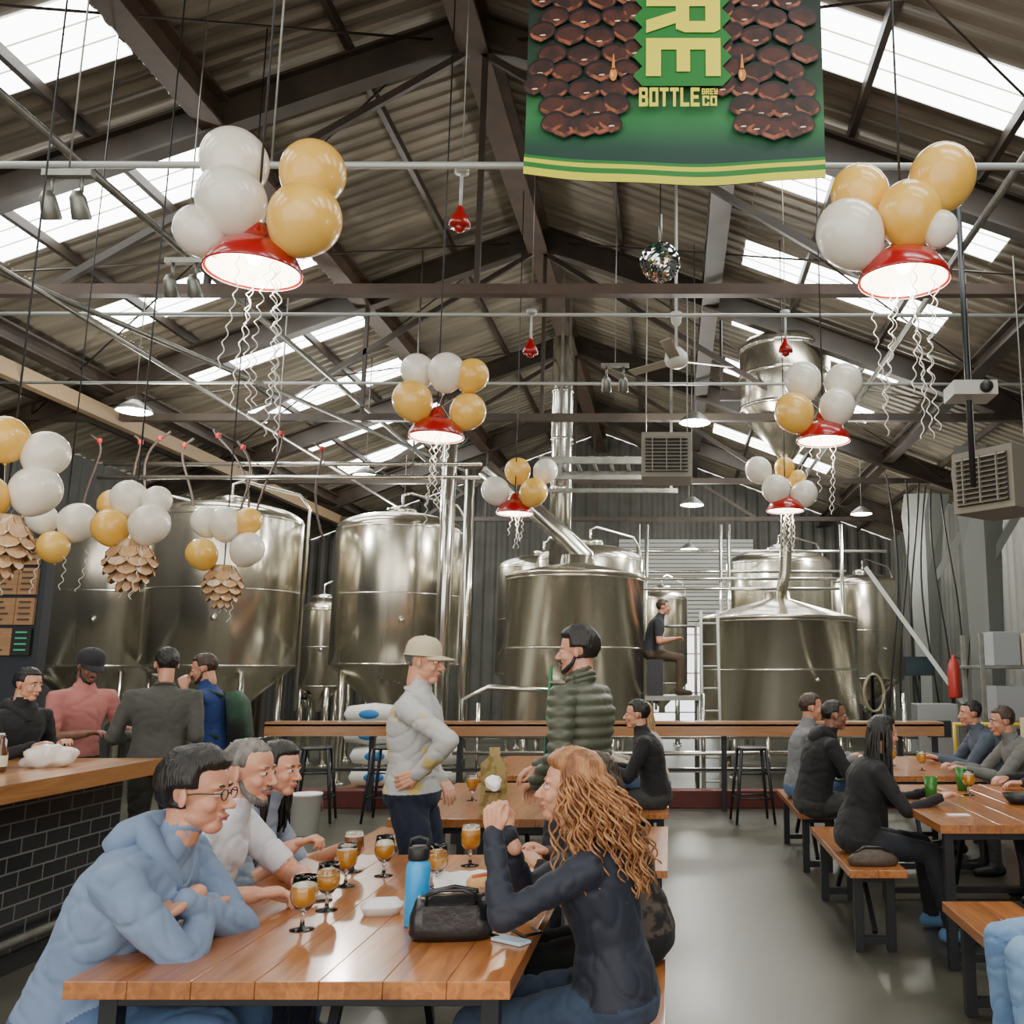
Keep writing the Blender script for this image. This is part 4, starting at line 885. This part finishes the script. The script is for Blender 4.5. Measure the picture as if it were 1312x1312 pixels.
for sgc,cx in((-1,-.49),(1,.53)):
    for row in range(21):
        zz0=2.46-row*.108
        if zz0<.27: continue
        wd=.30 if zz0>.55 else .30-(.55-zz0)*.55
        order=[0,4,1,3,2]
        for c_ in order:
            u=(c_-2+(.5 if row%2 else 0))/2.3
            if abs(u)>1.05: continue
            x=cx+wd*sin(u*1.35)+rb_.uniform(-.008,.008); zz=zz0+.05*abs(u)**1.5+rb_.uniform(-.01,.01)
            if abs(x)>W2-.05: continue
            yo=-.010-.0011*row-.0001*order.index(c_); w=.092*(1-.30*abs(u)); h_=.066; tl=-.35*u
            def P_(a,kx,kz,oz=0.): 
                px_=w*kx*cos(a); pz_=h_*kz*(sin(a) if sin(a)>0 else sin(a)*.85)+oz-.16*h_*(exp(-(cos(a)/.25)**2) if sin(a)<0 else 0)
                return (x+px_+pz_*tl*.4,zz+pz_+px_*tl*.45)
            A_=[2*pi*i/20 for i in range(20)]
            shape([P_(a,1,1) for a in A_],PD,yo)
            shape([P_(a,.90,.80,-.004) for a in A_],PM_,yo-.0003)
            lo=[P_(pi+pi*i/12,.86,.80,-.006) for i in range(13)]; hi=[P_(pi+pi*i/12,.70,.42,-.004) for i in range(12,-1,-1)]
            for i in range(12): shape([lo[i],lo[i+1],hi[11-i],hi[12-i]],PH,yo-.0006)
            if rb_.random()<.45:
                gx=rb_.uniform(-.3,.3); q0=P_(1.5*pi+gx,.5,.3); shape([(q0[0]+.016*cos(a)+.3*.016*sin(a),q0[1]+.005*sin(a)) for a in A_[::2]],PW,yo-.0009)
pts=[(.265 if i%2 else .215,.535+i*.058) for i in range(33)]
for i in range(len(pts)-1):
    a0,z0=pts[i];a1,z1=pts[i+1]; bn.add([(.04-a0,-.046,z0),(.04+a0,-.046,z0),(.04+a1,-.046,z1),(.04-a1,-.046,z1)],[(0,1,2,3)],GRN)
for cx in(-.33,.36):
    shape([(cx+.020*cos(a),.60+.038*sin(a)-.012*(1-abs(cos(a)))*0) for a in[2*pi*i/16 for i in range(16)]],PA,-.0500); shape([(cx-.010,.63),(cx+.010,.63),(cx+.003,.72),(cx-.003,.72)],PA,-.050); shape([(cx-.006+.005*cos(a),.60+.016*sin(a)) for a in[2*pi*i/10 for i in range(10)]],PW,-.0505)
bn.tube([(-W2-.03,0,Hb),(W2+.03,0,Hb)],.02,GALV,n=10)
for sx_ in(-.7,.7): bn.tube([(sx_,0,Hb),(sx_,0,Hb+.6)],.005,BLACK,n=5)
YL=M('print_letter',(.80,.72,.05),.5)
s_=.30; t_=.20
def rc(a,b,c,d): return [(a,b),(c,b),(c,d),(a,d)]
FONT={'C':[rc(0,0,s_,1),rc(s_,0,1,t_),rc(s_,1-t_,1,1),rc(1-s_,t_,1,.36),rc(1-s_,.64,1,1-t_)],
'O':[rc(0,0,s_,1),rc(1-s_,0,1,1),rc(s_,0,1-s_,t_),rc(s_,1-t_,1-s_,1)],
'R':[rc(0,0,s_,1),rc(s_,1-t_,.92,1),[(1-s_,.48),(.92,.42),(1,.52),(1,.92),(.92,1),(1-s_,.95)],rc(s_,.40,.92,.40+t_*.9),[(.42,.42),(.74,.42),(1.02,0),(.68,0)]],
'E':[rc(0,0,s_,1),rc(s_,0,1,t_),rc(s_,1-t_,1,1),rc(s_,.41,.88,.59)],
'B':[rc(0,0,s_,1),rc(s_,0,.9,t_),rc(s_,1-t_,.88,1),rc(s_,.42,.88,.59),[(1-s_,.1),(.92,0),(1,.09),(1,.42),(.93,.5),(1-s_,.5)],[(1-s_,.5),(.93,.5),(.98,.58),(.98,.92),(.90,1),(1-s_,.95)]],
'T':[rc(.34,0,.66,1),rc(0,1-t_,1,1)],'L':[rc(0,0,s_,1),rc(s_,0,1,t_)],
'W':[rc(0,0,.25,1),rc(.75,0,1,1),rc(.38,0,.62,.75),rc(0,0,1,.18)]}
def letters(txt,cx,cz,lw,lh,gap,vert=False,yo=-.054):
    n=len(txt); tot=n*lw+(n-1)*gap
    for i,chh in enumerate(txt):
        a0=-tot/2+i*(lw+gap)
        for k_,pl_ in enumerate(FONT[chh]):
            P2=[]
            for u,v in pl_:
                lx=a0+u*lw; ly=(v-.5)*lh
                P2.append((cx+ly,cz-lx) if vert else (cx+lx,cz+ly))
            shape(P2,YL,yo-.0002*k_)
letters('CORE',.045,1.09,.225,.40,.035,True)
letters('BOTTLE',-.03,.465,.047,.11,.008); letters('BREW',.185,.497,.018,.035,.004); letters('CO',.185,.443,.036,.058,.006)
bn.obj('hanging_banner',(.02,4.6,4.10))

db=MB(); MIR=M('mirror_tile',(.75,.78,.8),.06,1.); nu=28;nv=18;r=.118
for j in range(nv):
    for i in range(nu):
        a0=2*pi*i/nu;a1=2*pi*(i+.92)/nu;p0=-pi/2+pi*j/nv;p1=-pi/2+pi*(j+.92)/nv
        q=[V(cos(p_)*cos(a_),cos(p_)*sin(a_),sin(p_))*r for p_,a_ in((p0,a0),(p0,a1),(p1,a1),(p1,a0))]
        jt=V(random.uniform(-1,1),random.uniform(-1,1),random.uniform(-1,1))*.004
        q=[x_+ (jt if k_%2 else -jt) for k_,x_ in enumerate(q)]
        db.add(q,[(0,1,2,3)],MIR)
db.ell((0,0,0),.112,BLACK,20,12); db.tube([(0,0,.11),(0,0,.3)],.012,GALV,n=8); db.tube([(0,0,.3),(0,0,roofz(0)-4.15-.1)],.004,BLACK,n=5); db.obj('disco_ball',(-.065,5.2,3.93))
fn_=MB(); FW=M('fan_white',(.6,.6,.54),.4)
fn_.tube([(0,0,1.9),(0,0,.1)],.015,FW,n=8); fn_.lathe([(0,.14),(.05,.13),(.11,.07),(.12,0),(.1,-.05),(.04,-.08),(0,-.08)],(0,0,0),FW,24); fn_.lathe([(.06,.5),(.05,.4),(.02,.36)],(0,0,0),FW,16)
for a in(.35,2.44,4.54):
    X=Matrix.Rotation(a,4,'Z')@Matrix.Rotation(.25,4,'X'); fn_.box((.36,0,0),(.50,.11,.008),M('fan_blade',(.34,.32,.26),.5),X=X)
fn_.obj('ceiling_fan',(.05,9.0,4.62))
def heater(x,y,z,w,h,d,rz):
    m=MB(); HG=M('heater_gray',(.20,.185,.15),.5,.2); m.box((0,0,0),(w,d,h),HG); m.box((0,-d/2-.005,0),(w*.84,.02,h*.78),M('heater_dark',(.03,.028,.025),.6))
    for i in range(10): 
        zz=-h*.36+i*h*.08; m.box((0,-d/2-.03,zz),(w*.84,.05,.008),HG,R=Matrix.Rotation(.5,3,'X'))
    for q in(-.28,0,.28): m.box((q*w,-d/2-.03,0),(.015,.04,h*.78),HG)
    for q in(-1,1): m.tube([(q*w*.42,0,h/2),(q*w*.42,0,h/2+1.8)],.008,GALV,n=6)
    m.obj('unit_heater',(x,y,z),rot=(0,0,rz),bevel=.006)
heater(-.05,10.2,3.88,.55,.50,.5,0); heater(2.95,8.2,3.2,.6,.55,.6,-.9)
def gadget(name,x,y,z,kind):
    m=MB()
    if kind=='red': 
        m.tube([(0,0,.12),(0,0,.42)],.012,CONDUIT,n=8); m.lathe([(0,0),(.07,0),(.075,.02),(.06,.07),(.03,.11),(.02,.15)],(0,0,0),RED,24); m.ell((0,0,-.005),(.04,.04,.035),RED,14,10); m.lathe([(0,.40),(.05,.40),(.05,.44),(0,.44)],(0,0,0),CONDUIT,16); m.tube([(0,0,.44),(0,0,roofz(x)-z-.1)],.004,GALV,n=5)
    else:
        for q in(-.09,.09):
            m.tube([(q,0,.2),(q,0,.1)],.012,GALV,n=8); m.lathe([(0,.1),(.02,.1),(.045,.06),(.055,-.06),(.05,-.07),(.0,-.05)],(q,0,0),GALV,18,R=Matrix.Rotation(.5,3,'X')); 
        m.box((0,0,.22),(.3,.05,.04),GALV); m.tube([(0,0,.22),(0,0,roofz(x)-z-.1)],.006,GALV,n=5)
    m.obj(name,(x,y,z))
gadget('red_alarm_light',-1.45,6.0,4.55,'red'); gadget('red_alarm_light',-1.35,8.6,4.55,'red'); gadget('red_alarm_light',1.15,9.0,4.7,'red')
gadget('twin_spotlight',-3.65,5.25,4.3,'s'); gadget('twin_spotlight',-3.75,6.8,4.45,'s'); gadget('twin_spotlight',-.6,9.6,4.55,'s')
HBAY=M('highbay_glow',(1,1,1),.4,em=(.97,.99,1),es=18)
for x,y,z in((-5.0,15.,4.7),(.35,15.5,4.3),(.3,11.5,4.65),(-5.5,19,4.7),(.4,20.5,4.2),(3.5,17,4.4),(-6.4,10.8,4.6)):
    m=MB(); m.lathe([(.2,0),(.19,.03),(.12,.09),(.05,.14),(.0,.15)],(0,0,0),GALV,28); m.lathe([(.19,.004),(0,-.02)],(0,0,0),HBAY,24); m.tube([(0,0,.14),(0,0,roofz(x)-z-.1)],.008,GALV,n=6); m.obj('highbay_light',(x,y,z))
    l=bpy.data.lights.new('highbay_bulb','POINT'); l.energy=230; l.color=(1,.96,.88); l.shadow_soft_size=.15; lo=bpy.data.objects.new('highbay_bulb',l); SC.collection.objects.link(lo); lo.location=(x,y,z-.2)
sp_=MB(); sp_.tube([(0,0,-.9),(0,0,1.6)],.026,BSTEEL,n=8); sp_.box((0,-.05,-.1),(.36,.3,.12),M('projector_white',(.42,.42,.38),.4)); sp_.lathe([(.05,0),(.05,.04),(0,.04)],(.08,-.2,-.1),BLACK,16,R=Matrix.Rotation(pi/2,3,'X')); sp_.obj('ceiling_projector',(2.5,7.6,3.95))

# ------------------------------------------------------------------ world, camera
w=bpy.data.worlds.new('World'); SC.world=w; w.use_nodes=True; bgn=w.node_tree.nodes['Background']; bgn.inputs[0].default_value=(1.0,.965,.90,1); bgn.inputs[1].default_value=3.0
cam=bpy.data.cameras.new('camera'); co_=bpy.data.objects.new('camera',cam); SC.collection.objects.link(co_); SC.camera=co_
co_.location=(0,0,1.55); co_.rotation_euler=(radians(90+9.65),0,0); cam.sensor_width=36; cam.lens=1200/1312*36; cam.shift_x=-204/1312; cam.clip_end=200; cam.clip_start=.05
